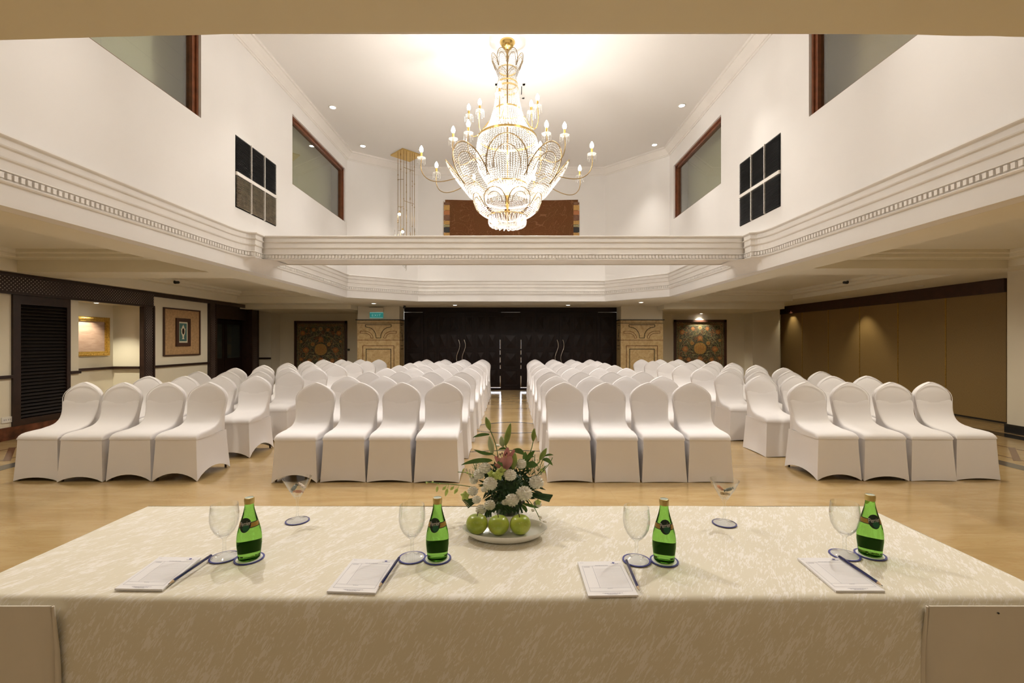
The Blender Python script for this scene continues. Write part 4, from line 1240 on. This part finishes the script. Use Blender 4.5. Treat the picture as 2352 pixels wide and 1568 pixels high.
def make_bottle():
    r = empty('water_bottle', (0, 0, 0), 'x', 'bottle', 'green water bottles')
    g = G(); pr = []
    for i in range(48):
        z = .154*i/47; pr.append((bottle_r(z), z))
    g.lathe([(.015,.003)] + pr, (0,0,0), 48); g.build('bottle_body', M['bottle'], r, 40)
    g = G(); g.lathe([(.0128,.1535),(.0130,.156),(.0126,.158),(.0131,.160),(.0130,.167),(.0120,.1695),(.0112,.1698)], (0,0,0), 28, 0, cap1=False); g.lathe([(.0112,.1698),(.0105,.1690),(.0003,.1690)], (0,0,0), 28, 1, cap0=False)
    g.build('cap', [M['capgold'], M['captop']], r, 40)
    g = G(); n = 36; zb = [.010,.018,.026,.034,.041]
    g.add([((bottle_r(z)+.0003)*cos(PI*(.02+.96*i/n)), (bottle_r(z)+.0003)*sin(PI*(.02+.96*i/n)), z) for z in zb for i in range(n+1)], [(j*(n+1)+i, j*(n+1)+i+1, (j+1)*(n+1)+i+1, (j+1)*(n+1)+i) for j in range(4) for i in range(n)])
    g.build('back_label', M['backlabel'], r, 60)
    # label: dark disc on a gold band, wrapped on the tapering shoulder (faces -y)
    def wrap(u, v, lift): # u along the girth (m), v up from label centre
        z = .1005+v; R = bottle_r(z); a = -PI/2 + u/R; return ((R+lift)*cos(a), (R+lift)*sin(a), z)
    g = G()
    def grid(f, n, k, m, lift):
        vs = [wrap(*f(i/n, j/k), lift) for j in range(k+1) for i in range(n+1)]
        g.add(vs, [(j*(n+1)+i, j*(n+1)+i+1, (j+1)*(n+1)+i+1, (j+1)*(n+1)+i) for j in range(k) for i in range(n)], m)
    grid(lambda s, t: ((s-.5)*.082, (t-.5)*.0150-.001), 40, 3, 0, .0003)
    grid(lambda s, t: ((s-.5)*.080, (t-.5)*.0112-.001), 40, 2, 1, .0005)
    n = 28
    def disc(cu, cv, ru, rv, m, lift):
        vs = [wrap(cu, cv, lift)]; fs = []
        for q in (1, 2, 3):
            for i in range(n): vs.append(wrap(cu+ru*q/3*cos(2*PI*i/n), cv+rv*q/3*sin(2*PI*i/n), lift))
        for i in range(n): fs.append((0, 1+i, 1+(i+1) % n))
        for q in (0, 1):
            for i in range(n): fs.append((1+q*n+i, 1+(q+1)*n+i, 1+(q+1)*n+(i+1) % n, 1+q*n+(i+1) % n))
        g.add(vs, fs, m)
    disc(0, 0, .0150, .0185, 0, .0007); disc(.003, -.007, .0085, .0088, 2, .0009)
    vs, fs = text_mesh('Perrier', .0125, .88)
    g.add([wrap(x*.92, y*1.25+.0035+.14*x, .0012) for x, y, z in vs], fs, 3)
    g.build('label', [M['labelgreen'], M['labelgold'], M['labelmid'], M['silver']], r, 60)
    return r
WHO = ['leftmost', 'second from left', 'third from left', 'rightmost']
gob = [(-.811,1.283),(-.281,1.280),(.346,1.265),(.947,1.296)]
bot = [(-.736,1.275),(-.209,1.275),(.422,1.263),(1.022,1.299)]
c0 = make_coaster().build('coaster', [M['coaster'], M['blueink']], None, 40)
g0 = make_goblet().build('water_goblet', M['glass'], None, 40)
b0 = make_bottle()
for i in range(4):
    for kind, (x, y) in (('goblet', gob[i]), ('bottle', bot[i])):
        c = c0 if (i == 0 and kind == 'goblet') else c0.copy()
        if c is not c0: COL.objects.link(c)
        c.location = (x, y, TT)
        tag(c, 'round white coaster with blue rim under the %s %s' % (WHO[i], 'water goblet' if kind == 'goblet' else 'green bottle'), 'coaster', 'coasters on the head table')
    o = g0 if i == 0 else g0.copy()
    if i: COL.objects.link(o)
    o.location = (gob[i][0], gob[i][1], TT+.0017)
    tag(o, 'empty stemmed water goblet, %s of the four on the table' % WHO[i], 'glass', 'water goblets')
    o = b0 if i == 0 else copy_tree(b0)
    o.location = (bot[i][0], bot[i][1], TT+.0017); o.rotation_euler = (0, 0, [.05, -.17, -.16, -.22][i])
    o['label'] = 'small green glass water bottle, %s of the four on the table' % WHO[i]

# cocktail glasses with wrapped sweets
def make_martini():
    pr = [(.036,0),(.0363,.0013),(.028,.0032),(.012,.006),(.0055,.012),(.0036,.024),(.0034,.055),(.0045,.070),(.010,.078),(.0200,.094),(.0340,.118),(.0468,.1436),(.0460,.1436),(.0330,.118),(.0188,.0945),(.008,.0815),(.0003,.080)]
    g = G(); g.lathe(pr, (0,0,0), 40); return g
m0 = make_martini().build('cocktail_glass', M['glass'], None, 40)
for i, ((x, y), nm) in enumerate((((-.728,1.544),'left'), ((.710,1.522),'right'))):
    c = c0.copy(); COL.objects.link(c); c.location = (x, y, TT)
    tag(c, 'round white coaster with blue rim under the %s cocktail glass' % nm, 'coaster', 'coasters on the head table')
    o = m0 if i == 0 else m0.copy()
    if i: COL.objects.link(o)
    o.location = (x, y, TT+.0017); tag(o, 'wide cocktail glass holding sweets on the %s side of the table' % nm, 'glass', 'cocktail glasses')
    rr = random.Random(20+i)
    SW = [('orange','candy_orange',(.004,-.002,.0985),(.3,.2,.5)),('dark green','candy_green',(-.010,-.004,.1105),(.4,-.5,1.3)),('striped','candy_white',(.012,.006,.1155),(-.3,.4,-.4))]
    if i: SW = [('orange','candy_orange',(-.012,.004,.116),(.4,.5,.8)),('dark green','candy_green',(.014,-.002,.1125),(.3,-.4,-.3)),('amber','labelgold',(.001,-.004,.0985),(-.2,.2,.3))]
    for nmc, mk, (dx, dy, dz), rot in SW:
        R = Matrix.Rotation(rot[2], 3, 'Z') @ Matrix.Rotation(rot[1], 3, 'Y') @ Matrix.Rotation(rot[0], 3, 'X')
        g = G(); pr = [(.0048,-.0165),(.0062,-.0155),(.0018,-.0105),(.0055,-.0095),(.0062,-.006),(.0062,.006),(.0055,.0095),(.0018,.0105),(.0062,.0155),(.0048,.0165)]
        rings = [[R @ Vector((h, r*cos(2*PI*k/8+.4)*1.1, r*sin(2*PI*k/8+.4)*.8)) for k in range(8)] for r, h in pr]
        g.loft(rings)
        s = g.build('wrapped_sweet', M[mk], None, 40); s.location = (x+dx, y+dy, TT+.0017+dz)
        tag(s, '%s wrapped sweet in the %s cocktail glass' % (nmc, nm), 'sweet', 'wrapped sweets')

# note pads and pencils
def make_pad(corner, ux, uy, w, l):
    """corner: near left corner; ux, uy: unit vectors across and away from the viewer"""
    g = G(); ux, uy = Vector(ux), Vector(uy); c = Vector(corner)
    def q(u0, u1, v0, v1, z, m):
        p = [c+ux*u0+uy*v0, c+ux*u1+uy*v0, c+ux*u1+uy*v1, c+ux*u0+uy*v1]
        g.poly([(a.x, a.y, z) for a in p], m)
    zb, zt = TT-.0004, TT+.0042
    pts = [c, c+ux*w, c+ux*w+uy*l, c+uy*l]
    g.prism([(p.x, p.y, zb) for p in pts], (0, 0, zt-zb), 0)
    z = zt+.0002; t = .0007
    x0, x1, y0, y1 = .008, w-.008, .017, l-.026
    for a in ((x0,x1,y0,y0+t),(x0,x1,y1-t,y1),(x0,x0+t,y0,y1),(x1-t,x1,y0,y1),(x0,x1,y0+.016,y0+.016+t),(x0+.027,x0+.027+t,y0+.016,y1)): q(*a, z, 1)
    for k in range(16):
        yy = y0+.022+k*(y1-y0-.030)/16; q(x0+.030, x1-.002, yy, yy+.0004, z, 1)
    rr = random.Random(9)
    def words(xa, xb, yy, h, m=1):
        x = xa
        while x < xb:
            d = rr.uniform(.0012, .0042); q(x, min(x+d, xb), yy, yy+h, z, m); x += d+.0009
    words(x0+.036, x0+.070, y1+.0015, .0016); words(x0+.003, x0+.020, y1-.0045, .0014); words(x0+.004, x0+.019, y1-.0075, .0014)
    words(x0+.045, x0+.058, y0+.0125, .0014); words(w*.30, w*.72, .0095, .0015); words(w*.34, w*.66, .0065, .0015); words(w*.40, w*.60, .0035, .0015)
    words(w-.032, w-.012, l-.0155, .0016, 2)
    cx, cy = w-.024, l-.0095
    g.poly([((c+ux*(cx+.0038*cos(a))+uy*(cy+.0034*sin(a))).x, (c+ux*(cx+.0038*cos(a))+uy*(cy+.0034*sin(a))).y, z) for a in [2*PI*k/14 for k in range(14)]], 2)
    words(.006, .014, l-.009, .0014)
    return g
def unit(a, b):
    v = Vector((b[0]-a[0], b[1]-a[1])); L = v.length; v /= L; return (v.x, v.y), L
PADS = [((-.972,1.113),(-.852,1.109),(-.990,1.277)), ((-.448,1.101),(-.328,1.094),(-.442,1.266)), ((.181,1.081),(.301,1.084),(.180,1.249)), ((.785,1.103),(.904,1.103),(.797,1.271))]
PENS = [((-.849,1.123),(-.843,1.275)), ((-.325,1.109),(-.313,1.260)), ((.306,1.094),(.313,1.246)), ((.909,1.115),(.912,1.268))]
for i in range(4):
    a, b, d = PADS[i]; ux, w = unit(a, b); uy, l = unit(a, d)
    o = make_pad(a, ux, uy, w, l).build('note_pad', [M['paper'], M['ink'], M['blueink']])
    tag(o, 'white printed note pad at the %s place setting' % WHO[i], 'note pad', 'note pads')
    p, q = PENS[i]; z = TT+.0042+.0047
    r = empty('pencil', (p[0], p[1], z), 'navy blue pencil lying on the %s note pad' % WHO[i], 'pencil', 'pencils')
    P, Q = Vector((p[0], p[1], z)), Vector((q[0], q[1], z)); D = (Q-P).normalized()
    g = G(); g.tube([P+D*.016, Q], .0037, 6); g.build('barrel', M['pencil'], r)
    g = G(); g.tube([P+D*.004, P+D*.016], [.0011, .0037], 10, 0); g.tube([P, P+D*.0042], [.0003, .0011], 8, 1); g.build('tip', [M['pencilwood'], M['graphite']], r)

# plate of apples
pl = G(); px, py = -.022, 1.427
pr = [(.098,0),(.101,.001),(.114,.007),(.125,.016),(.1325,.0255),(.1325,.0275),(.1295,.0268),(.121,.017),(.108,.0085),(.095,.006),(.0005,.0055)]
pl.lathe(pr, (px, py, TT), 56, sx=1, sy=.62)
tag(pl.build('serving_plate', M['porcelain'], None, 40), 'oval white plate carrying three green apples', 'plate')
def make_apple():
    r = empty('apple', (0, 0, 0), 'x', 'apple', 'green apples')
    pr = []
    for i in range(25):
        a = PI*i/24; R = .0315*(1+.05*sin(a*1)); x = R*sin(a)**.92*(1+.05*cos(a)*-1)
        z = .030-.030*cos(a)
        if i > 19: z -= .0085*((i-19)/5)**2
        if i < 4: z += .004*((4-i)/4)**2
        pr.append((max(x, .0004), z))
    g = G(); g.lathe(pr, (0,0,0), 32, sx=1, sy=1); g.build('skin', M['apple'], r, 180)
    g = G(); g.tube([(0,0,.049),(.001,0,.056),(.004,.001,.065)], [.0012,.0011,.0017], 7); g.build('stalk', M['legwood'] if 'legwood' in M else M['framewood'], r, 60)
    return r
a0 = make_apple()
for i, (x, y, rz, s, lab) in enumerate(((-.110,1.425,.5,1.03,'green apple at the left end of the white plate'),(-.041,1.420,2.2,1.0,'green apple in the middle of the white plate'),(.028,1.424,4.0,1.0,'green apple at the right of the row on the plate'))):
    o = a0 if i == 0 else copy_tree(a0)
    o.location = (x, y, TT+.0058); o.rotation_euler = (.06*(i-1), .04, rz); o.scale = (s, s, s*.99); o['label'] = lab
# ------------------------------------------------------------------ flower arrangement
FX, FY, FZ = -.015, 1.594, TZ+.002
fl = empty('flower_arrangement', (FX, FY, FZ), 'bouquet of white carnations with one pink lily in a glass bowl', 'flower arrangement')
def F(zx, zy, dy=0.0):          # measured position in the bunch (across, up) and how far it stands forward
    k = 1 + dy/1.594
    return Vector(((FX + (zx-1010)/3025)*k, FY + dy, FZ + (1125-zy)/3025*k + (1-k)*.608))
g = G(); pr = [(.030,.001),(.034,.002),(.052,.012),(.062,.030),(.060,.050),(.050,.066),(.0485,.066),(.058,.050),(.060,.030),(.050,.014),(.0005,.005)]
g.lathe(pr, (FX, FY, FZ), 36); g.build('bowl', M['glass'], fl, 40)
rr = random.Random(31)
# packed greenery
g = G()
def blade(g, p0, p1, w, bend=(0, 0, 0), m=0, n=6, tip=.15):
    p0, p1, bend = Vector(p0), Vector(p1), Vector(bend); d = (p1-p0)
    side = d.cross(Vector((0, -1, .35))); side = side.normalized() if side.length > 1e-6 else Vector((1, 0, 0))
    L, R, Cn = [], [], []
    for i in range(n+1):
        t = i/n; c = p0+d*t+bend*(4*t*(1-t)); ww = w*(sin(PI*(.12+.88*t)))**.8*.5
        if tip > .5: ww = w*.5*(1-.25*t)
        L.append(c-side*ww); R.append(c+side*ww); Cn.append(c+Vector((0, .12*w, -.12*w)))
    vs = L+Cn+R; k = n+1
    g.add(vs, [(i, i+1, k+i+1, k+i) for i in range(n)]+[(k+i, k+i+1, 2*k+i+1, 2*k+i) for i in range(n)], m)
core = Vector((FX+.005, FY, FZ+.108))
for i in range(620):
    v = Vector((rr.gauss(0, 1), rr.gauss(0, 1), rr.gauss(0, 1))).normalized()
    q = core + Vector((v.x*.088, v.y*.070, v.z*.062))*rr.uniform(.55, 1.05)
    e = Vector((rr.gauss(0, 1), rr.gauss(0, 1), rr.gauss(0, 1))).normalized()
    blade(g, q, q+(v*.6+e*.7)*rr.uniform(.018, .036), rr.uniform(.004, .010), (0, 0, 0), 0, 3)
g.sphere(core, .054, 16, 10, 0, .72)
g.lathe([(.040,.012),(.050,.035),(.048,.060),(.02,.09)], (FX, FY, FZ), 20)
tag(g.build('foliage', M['leafdark'], fl), kind='stuff')
# short reeds that fan out round the rim of the bowl
def reeds(lst):
    g = G()
    for a, b, w in lst: blade(g, a, b, w, (0, 0, 0), 0, 4, 1)
    g.build('reed_fan', M['reed'], fl)
reeds([(F(960+rr.uniform(-60,60), 1010, -.055), F(960+k*32+rr.uniform(-8,8), 1118-abs(k)*7, -.085), .0075) for k in range(-5, 6)])
reeds([(F(1225+rr.uniform(-20,10), 885+4*k, -.02), F(1488-6*k, 915+11*k+rr.uniform(-5,5), -.03+.004*k), .0062) for k in range(7)])
reeds([(F(690, 945+4*k, -.02), F(527+10*k, 965+14*k, -.03), .0050) for k in range(7)])
reeds([(F(790+12*k, 1050, -.05), F(765+22*k, 1155-4*k, -.07), .0075) for k in range(4)])
reeds([(F(1100+16*k, 1010, -.05), F(1075+45*k, 1120-9*k, -.07), .0075) for k in range(4)])

def carnation(c, R, seed, flat=.85):
    q = random.Random(seed); g = G(); nu, nv = 36, 14; vs = []
    ph = [q.uniform(0, 6.28) for _ in range(8)]
    for j in range(nv+1):
        th = PI*(.02+.90*j/nv)
        for i in range(nu):
            a = 2*PI*i/nu
            ru = 1+.10*sin(7*a+ph[j % 8]+3*j)*(1 if j % 2 else -1)+.06*sin(13*a+ph[(j+3) % 8])+q.uniform(-.05, .05)
            lay = 1+.07*(1 if j % 2 else -1)
            r = R*ru*lay
            vs.append((c[0]+r*sin(th)*cos(a), c[1]+r*flat*sin(th)*sin(a)*1.0, c[2]+r*flat*cos(th)))
    fs = [(j*nu+i, j*nu+(i+1) % nu, (j+1)*nu+(i+1) % nu, (j+1)*nu+i) for j in range(nv) for i in range(nu)]
    g.add(vs, fs); g.add([vs[i] for i in range(nu)], [tuple(range(nu))])
    # tilt the bloom towards the viewer and outwards
    return g.build('carnation', M['petal'], fl, 25)
for k, (zx, zy, r, dy) in enumerate(((1055,965,72,-.10),(1185,895,82,-.09),(1310,778,76,-.04),(1150,580,58,-.03),(1035,700,66,-.075),(825,790,74,-.085),(770,625,62,-.03),(705,690,58,-.02),
        (820,1018,58,-.095),(725,1065,56,-.08),(640,870,54,-.03),(975,990,30,-.09),(1325,1005,42,-.03),(680,960,46,-.06),(650,755,44,.0),(760,850,34,-.085))):
    carnation(F(zx, zy, dy-.012), r*.96/3025*(1+dy/1.594), 40+k)

def spindle(g, p0, p1, R, n=10, m=0, bend=(0,0,0)):
    p0, p1, bend = Vector(p0), Vector(p1), Vector(bend); pts, rs = [], []
    for i in range(13):
        t = i/12; pts.append(p0+(p1-p0)*t+bend*(4*t*(1-t))); rs.append(max(.0006, R*(sin(PI*(.06+.9*t))**.85)*(1.12-.3*t)))
    g.tube(pts, rs, n, m)
def bud(a, b, R, mat='bud', dy=0.0, stem=None, bend=(0,0,0)):
    A, B = F(*a, dy), F(*b, dy)
    g = G(); spindle(g, A, B, R/3025, 10, 0, bend); o = g.build('lily_bud', M[mat], fl, 180)
    if stem:
        E = F(*stem, dy+.01 if dy < .01 else dy); g = G(); g.tube([A+(E-A)*t/8+Vector((.004*sin(PI*t/8), 0, 0)) for t in range(9)], .0016, 6); g.build('stem', M['stem'], o, 180)
bud((822,222),(778,85),30,'bud',-.02,(905,490)); bud((985,385),(1040,150),34,'bud',.0,(990,470)); bud((1280,340),(1290,205),27,'bud',.01,(1205,545))
bud((960,400),(940,288),34,'budpale',.02,(985,440)); bud((848,480),(815,285),34,'budpale',.02,(880,520)); bud((1350,540),(1422,415),28,'bud',-.01,(1300,600))
bud((1065,635),(1088,465),36,'bud',-.055,(1060,660)); bud((900,400),(905,372),28,'petal',.05)
def leaf(a, b, w, dy=0.0, bend=(0,0,0), mat='leaf'):
    g = G(); blade(g, F(*a, dy), F(*b, dy-.012), w/3025, bend, 0, 10); g.build('leaf', M[mat], fl, 180)
for a, b, w, dy, bd in (((815,270),(640,303),34,-.01,(0,0,.004)),((850,478),(650,430),36,-.01,(0,0,-.004)),((840,545),(518,592),48,-.03,(0,0,.006)),((1000,425),(905,435),26,.0,(0,0,.004)),
        ((1060,440),(1190,490),56,.0,(.004,0,.006)),((1195,560),(1195,450),52,-.02,(0,0,0)),((1215,555),(1300,440),50,-.02,(-.003,0,.002)),((1200,545),(1290,505),36,-.03,(0,0,.006)),
        ((1380,535),(1488,600),44,-.01,(0,0,.008)),((1400,500),(1495,488),22,-.01,(0,0,.003)),((1210,600),(1330,600),70,-.03,(0,0,.004)),((900,560),(960,612),34,-.07,(0,0,.004)),((750,560),(850,548),40,-.03,(0,0,.003)),
        ((1130,640),(1240,560),60,.0,(0,0,.006)),((1330,690),(1430,590),14,-.01,(0,0,0)),((1170,1000),(1340,1050),30,-.05,(0,0,0)),((1160,1020),(1220,1080),40,-.06,(0,0,0))): leaf(a, b, w, dy, bd)
# pink lily
base = F(985, 640, -.06); li = G(); li.tube([base+Vector((0,.02,-.05)), base], .0022, 6); lily = li.build('lily', M['stem'], fl, 180)
def lily_petal(tip, w, out):
    g = G(); tip = Vector(tip); n = 9; vs = []
    for i in range(n+1):
        t = i/n; c = base+(tip-base)*t+Vector(out)*(t*t*.6); ww = 1.45*w*(sin(PI*(.08+.88*t))**.7)
        d = Vector((1, 0, 0)) if abs((tip-base).normalized().x) < .5 else Vector((.6, .3, .7)).normalized()
        s = (tip-base).normalized().cross(Vector((0, 1, 0))).normalized()
        for u in (-1, -.5, 0, .5, 1): vs.append(c+s*(ww*u)+Vector((0, -.006*(u*u)*sin(PI*t)*(1 if out[1] > 0 else -1), 0)))
    g.add(vs, [(i*5+j, i*5+j+1, (i+1)*5+j+1, (i+1)*5+j) for i in range(n) for j in range(4)])
    g.build('petal', M['pink'], lily, 180)
for tz, w, out in (((885,500,-.055),.0075,(-.006,-.004,0)),((890,585,-.07),.0065,(-.01,-.004,.0)),((955,505,-.085),.0105,(0,-.012,0)),((1035,495,-.085),.0105,(.004,-.012,0)),((1008,412,-.035),.0095,(0,.010,0)),((1068,432,-.05),.0075,(.006,.004,0))):
    lily_petal(F(*tz), w, out)
g = G()
for zx, zy, dy in ((905,500,-.07),(930,480,-.06),(985,485,-.06),(950,470,-.055),(1000,470,-.06)):
    p = F(zx, zy, dy); g.tube([base, base+(p-base)*.6+Vector((0,0,.003)), p], .0007, 5, 0); g.octa(p, .0026, .0055, 1)
g.build('stamens', [M['orchid'], M['stamen']], lily)
# green orchids and the trailing sprays
def orchid(zx, zy, r, dy):
    c = F(zx, zy, dy); g = G(); R = r/3025
    for k in range(5):
        a = 2*PI*k/5+.3; spindle(g, c, c+Vector((R*cos(a), -.35*R, R*sin(a))), R*.42, 8)
    g.sphere(c+Vector((0, -.3*R, 0)), R*.28, 8, 6); g.build('orchid', M['orchid'], fl, 180)
for a in ((838,690,44,-.08),(905,700,56,-.09),(945,655,48,-.08),(560,915,50,-.03),(1330,985,34,-.05)): orchid(*a)
def spray(path, buds, dy, mat='orchid'):
    g = G(); pts = [F(x, y, dy) for x, y in path]; g.tube(pts, .0013, 6); o = g.build('orchid_spray', M['stem'], fl, 180)
    for (x0, y0), (x1, y1), R in buds:
        g = G(); a, b = F(x0, y0, dy), F(x1, y1, dy-.004); spindle(g, a+(b-a)*.35, b, R/3025, 8); g.tube([a, a+(b-a)*.4], .0008, 5); g.build('orchid_bud', M[mat], o, 180)
spray([(135,772),(260,785),(400,797),(520,808),(610,822),(700,850)], [((170,776),(140,785),12),((215,780),(215,770),11),((268,786),(258,880),15),((385,797),(350,925),18),((375,796),(318,860),16),((455,803),(402,860),16),((500,808),(442,900),18),((290,787),(290,800),10)], -.03)
spray([(480,668),(560,672),(640,700),(690,730)], [((530,672),(545,632),9),((620,694),(660,710),22),((600,690),(575,670),12)], -.01)
spray([(1230,960),(1290,1040),(1330,1120),(1355,1180)], [((1290,1040),(1270,1090),18),((1330,1120),(1370,1165),18),((1352,1175),(1352,1245),16),((1355,1180),(1425,1200),12)], -.17, 'petal')
spray([(1345,700),(1400,640),(1460,570),(1485,515)], [((1400,640),(1395,680),12),((1460,570),(1480,590),12),((1375,670),(1365,630),18)], -.01)
# airy filler twigs
for k in range(10):
    x = [1250,1290,1330,1365,700,670,740,1240,1310,630][k]; y = [600,560,600,640,640,600,600,640,660,700][k]
    g = G(); p = F(x, y+60, .0)
    for j in range(9):
        q_ = p+Vector((rr.uniform(-.022,.022), rr.uniform(-.015,.01), rr.uniform(.012,.045))); g.tube([p, q_], .0005, 4, 0); g.octa(q_, .0018, .0018, 1)
    g.build('filler_twig', [M['stem'], M['petal']], fl)

# ------------------------------------------------------------------ lights
WARM = (1, .90, .77); WHITE = (1, .945, .875)
def spot(x, y, z, e, size, blend=.6, col=WHITE, r=.05, aim=None):
    L = bpy.data.lights.new('downlight_or_fill', 'SPOT'); L.energy = e; L.spot_size = math.radians(size); L.spot_blend = blend; L.color = col; L.shadow_soft_size = r
    o = bpy.data.objects.new('downlight_or_fill', L); COL.objects.link(o); o.location = (x, y, z)
    if aim is not None: o.rotation_euler = (Vector(aim)-Vector((x, y, z))).to_track_quat('-Z', 'Y').to_euler()
    return o
def point(x, y, z, e, col=WHITE, r=.06):
    L = bpy.data.lights.new('chandelier_lamp', 'POINT'); L.energy = e; L.color = col; L.shadow_soft_size = r
    o = bpy.data.objects.new('chandelier_lamp', L); COL.objects.link(o); o.location = (x, y, z); return o
for x in (-3.1, 2.9): spot(x, 2.6, ZC-.03, E_HIGH*1.0, 62, .9, WHITE, .05, (x*.35, 6.3, 2.75))  # pair added to brighten the front of the cross beam
for x in (-3.15, 2.98):
    for y, k, ty, sz in ((4.4, 1.5, 1.7, 76), (6.4, 1, 5.2, 84), (8.0, 1, 7.6, 84), (9.6, 1, 9.2, 80)): spot(x, y, ZC-.03, E_HIGH*k, sz, .9, WHITE, .05, (x*.40, ty, .5))
for z, e in ((4.45, .09), (3.95, .24), (3.60, .22), (3.25, .12)): point(HX, HY, z, E_CHAND*e, (1, .945, .88), .09)
for dx, dy, z in ((-1.185,-.01,4.0), (1.14,-.14,4.0), (-.487,-.54,4.1), (.50,-.52,4.1), (-.70,-.37,4.1), (.733,-.48,4.1), (-.096,-.435,4.65)): point(HX+dx, HY+dy, z+.02, E_CHAND*.05, (1, .945, .88), .035)
for x, y in ((-1.50, 11.95), (1.47, 11.95), (-3.47, 11.42), (3.15, 11.10)): spot(x, y, ZS-.02, E_SOFF, 110, .7)
spot(5.72, 13.76, 2.20, 60, 105, .7, (1, .93, .76), .02, (5.72, 13.80, 0))
spot(-7.27, 7.96, 2.03, 85, 100, .6, (1, .93, .72), .02)
spot(7.78, 10.55, 2.40, 42, 70, .8, (1, .88, .62), .02, (8.12, 10.5, .5)); spot(8.04, 13.30, 2.40, 30, 66, .8, (1, .88, .62), .02, (8.17, 13.2, .6))
def area(x, y, z, sx, sy, e, col, rot):
    L = bpy.data.lights.new('area_lamp', 'AREA'); L.shape = 'RECTANGLE'; L.size = sx; L.size_y = sy; L.energy = e; L.color = col
    o = bpy.data.objects.new('area_lamp', L); COL.objects.link(o); o.location = (x, y, z); o.rotation_euler = rot; return o
area(-.04, 13.7, .95, 4.8, 1.6, 240, (.80, .86, 1), (-PI/2, 0, 0))      # daylit lobby behind the entrance doors
for x, s in ((-4.75, 1), (4.55, -1)):                                   # unseen lamps added beside the beams to fill the dim aisles
    for y in (3.0, 5.0, 8.0, 10.2): spot(x, y, 2.58, E_AISLE, 165, .5, (1, .92, .78), .06)
area(-.1, -.3, ZS-.01, 5.0, .9, E_REAR, (1, .92, .80), (0, 0, 0))  # unseen lamp added behind the camera to lift soffit and table front
for x in (-5.5, 5.8): area(x, .4, ZS-.01, 2.2, 1.4, E_REAR*.8, (1, .92, .80), (0, 0, 0))  # two more unseen fill lamps added at the near aisle ends
wd = bpy.data.worlds.new('World'); SC.world = wd; wd.use_nodes = True
wd.node_tree.nodes['Background'].inputs[0].default_value = (1, .95, .88, 1); wd.node_tree.nodes['Background'].inputs[1].default_value = .05

# ------------------------------------------------------------------ camera and view
cam = bpy.data.cameras.new('camera'); cam.lens = 16; cam.sensor_width = 36; cam.clip_start = .02; cam.clip_end = 60
co = bpy.data.objects.new('camera', cam); COL.objects.link(co); co.location = (0, 0, 1.37); co.rotation_euler = (PI/2, 0, 0)
SC.camera = co
vs_ = SC.view_settings; vs_.view_transform = 'Standard'; vs_.look = 'None'; vs_.exposure = EXPO; vs_.gamma = 1; vs_.use_curve_mapping = False
cy = SC.cycles
cy.use_denoising = True; cy.use_light_tree = False; cy.max_bounces = 6; cy.diffuse_bounces = 4; cy.glossy_bounces = 3; cy.transmission_bounces = 6; cy.transparent_max_bounces = 14; cy.use_adaptive_sampling = True; cy.adaptive_threshold = .03
cy.sample_clamp_indirect = 6; cy.caustics_reflective = False; cy.caustics_refractive = True
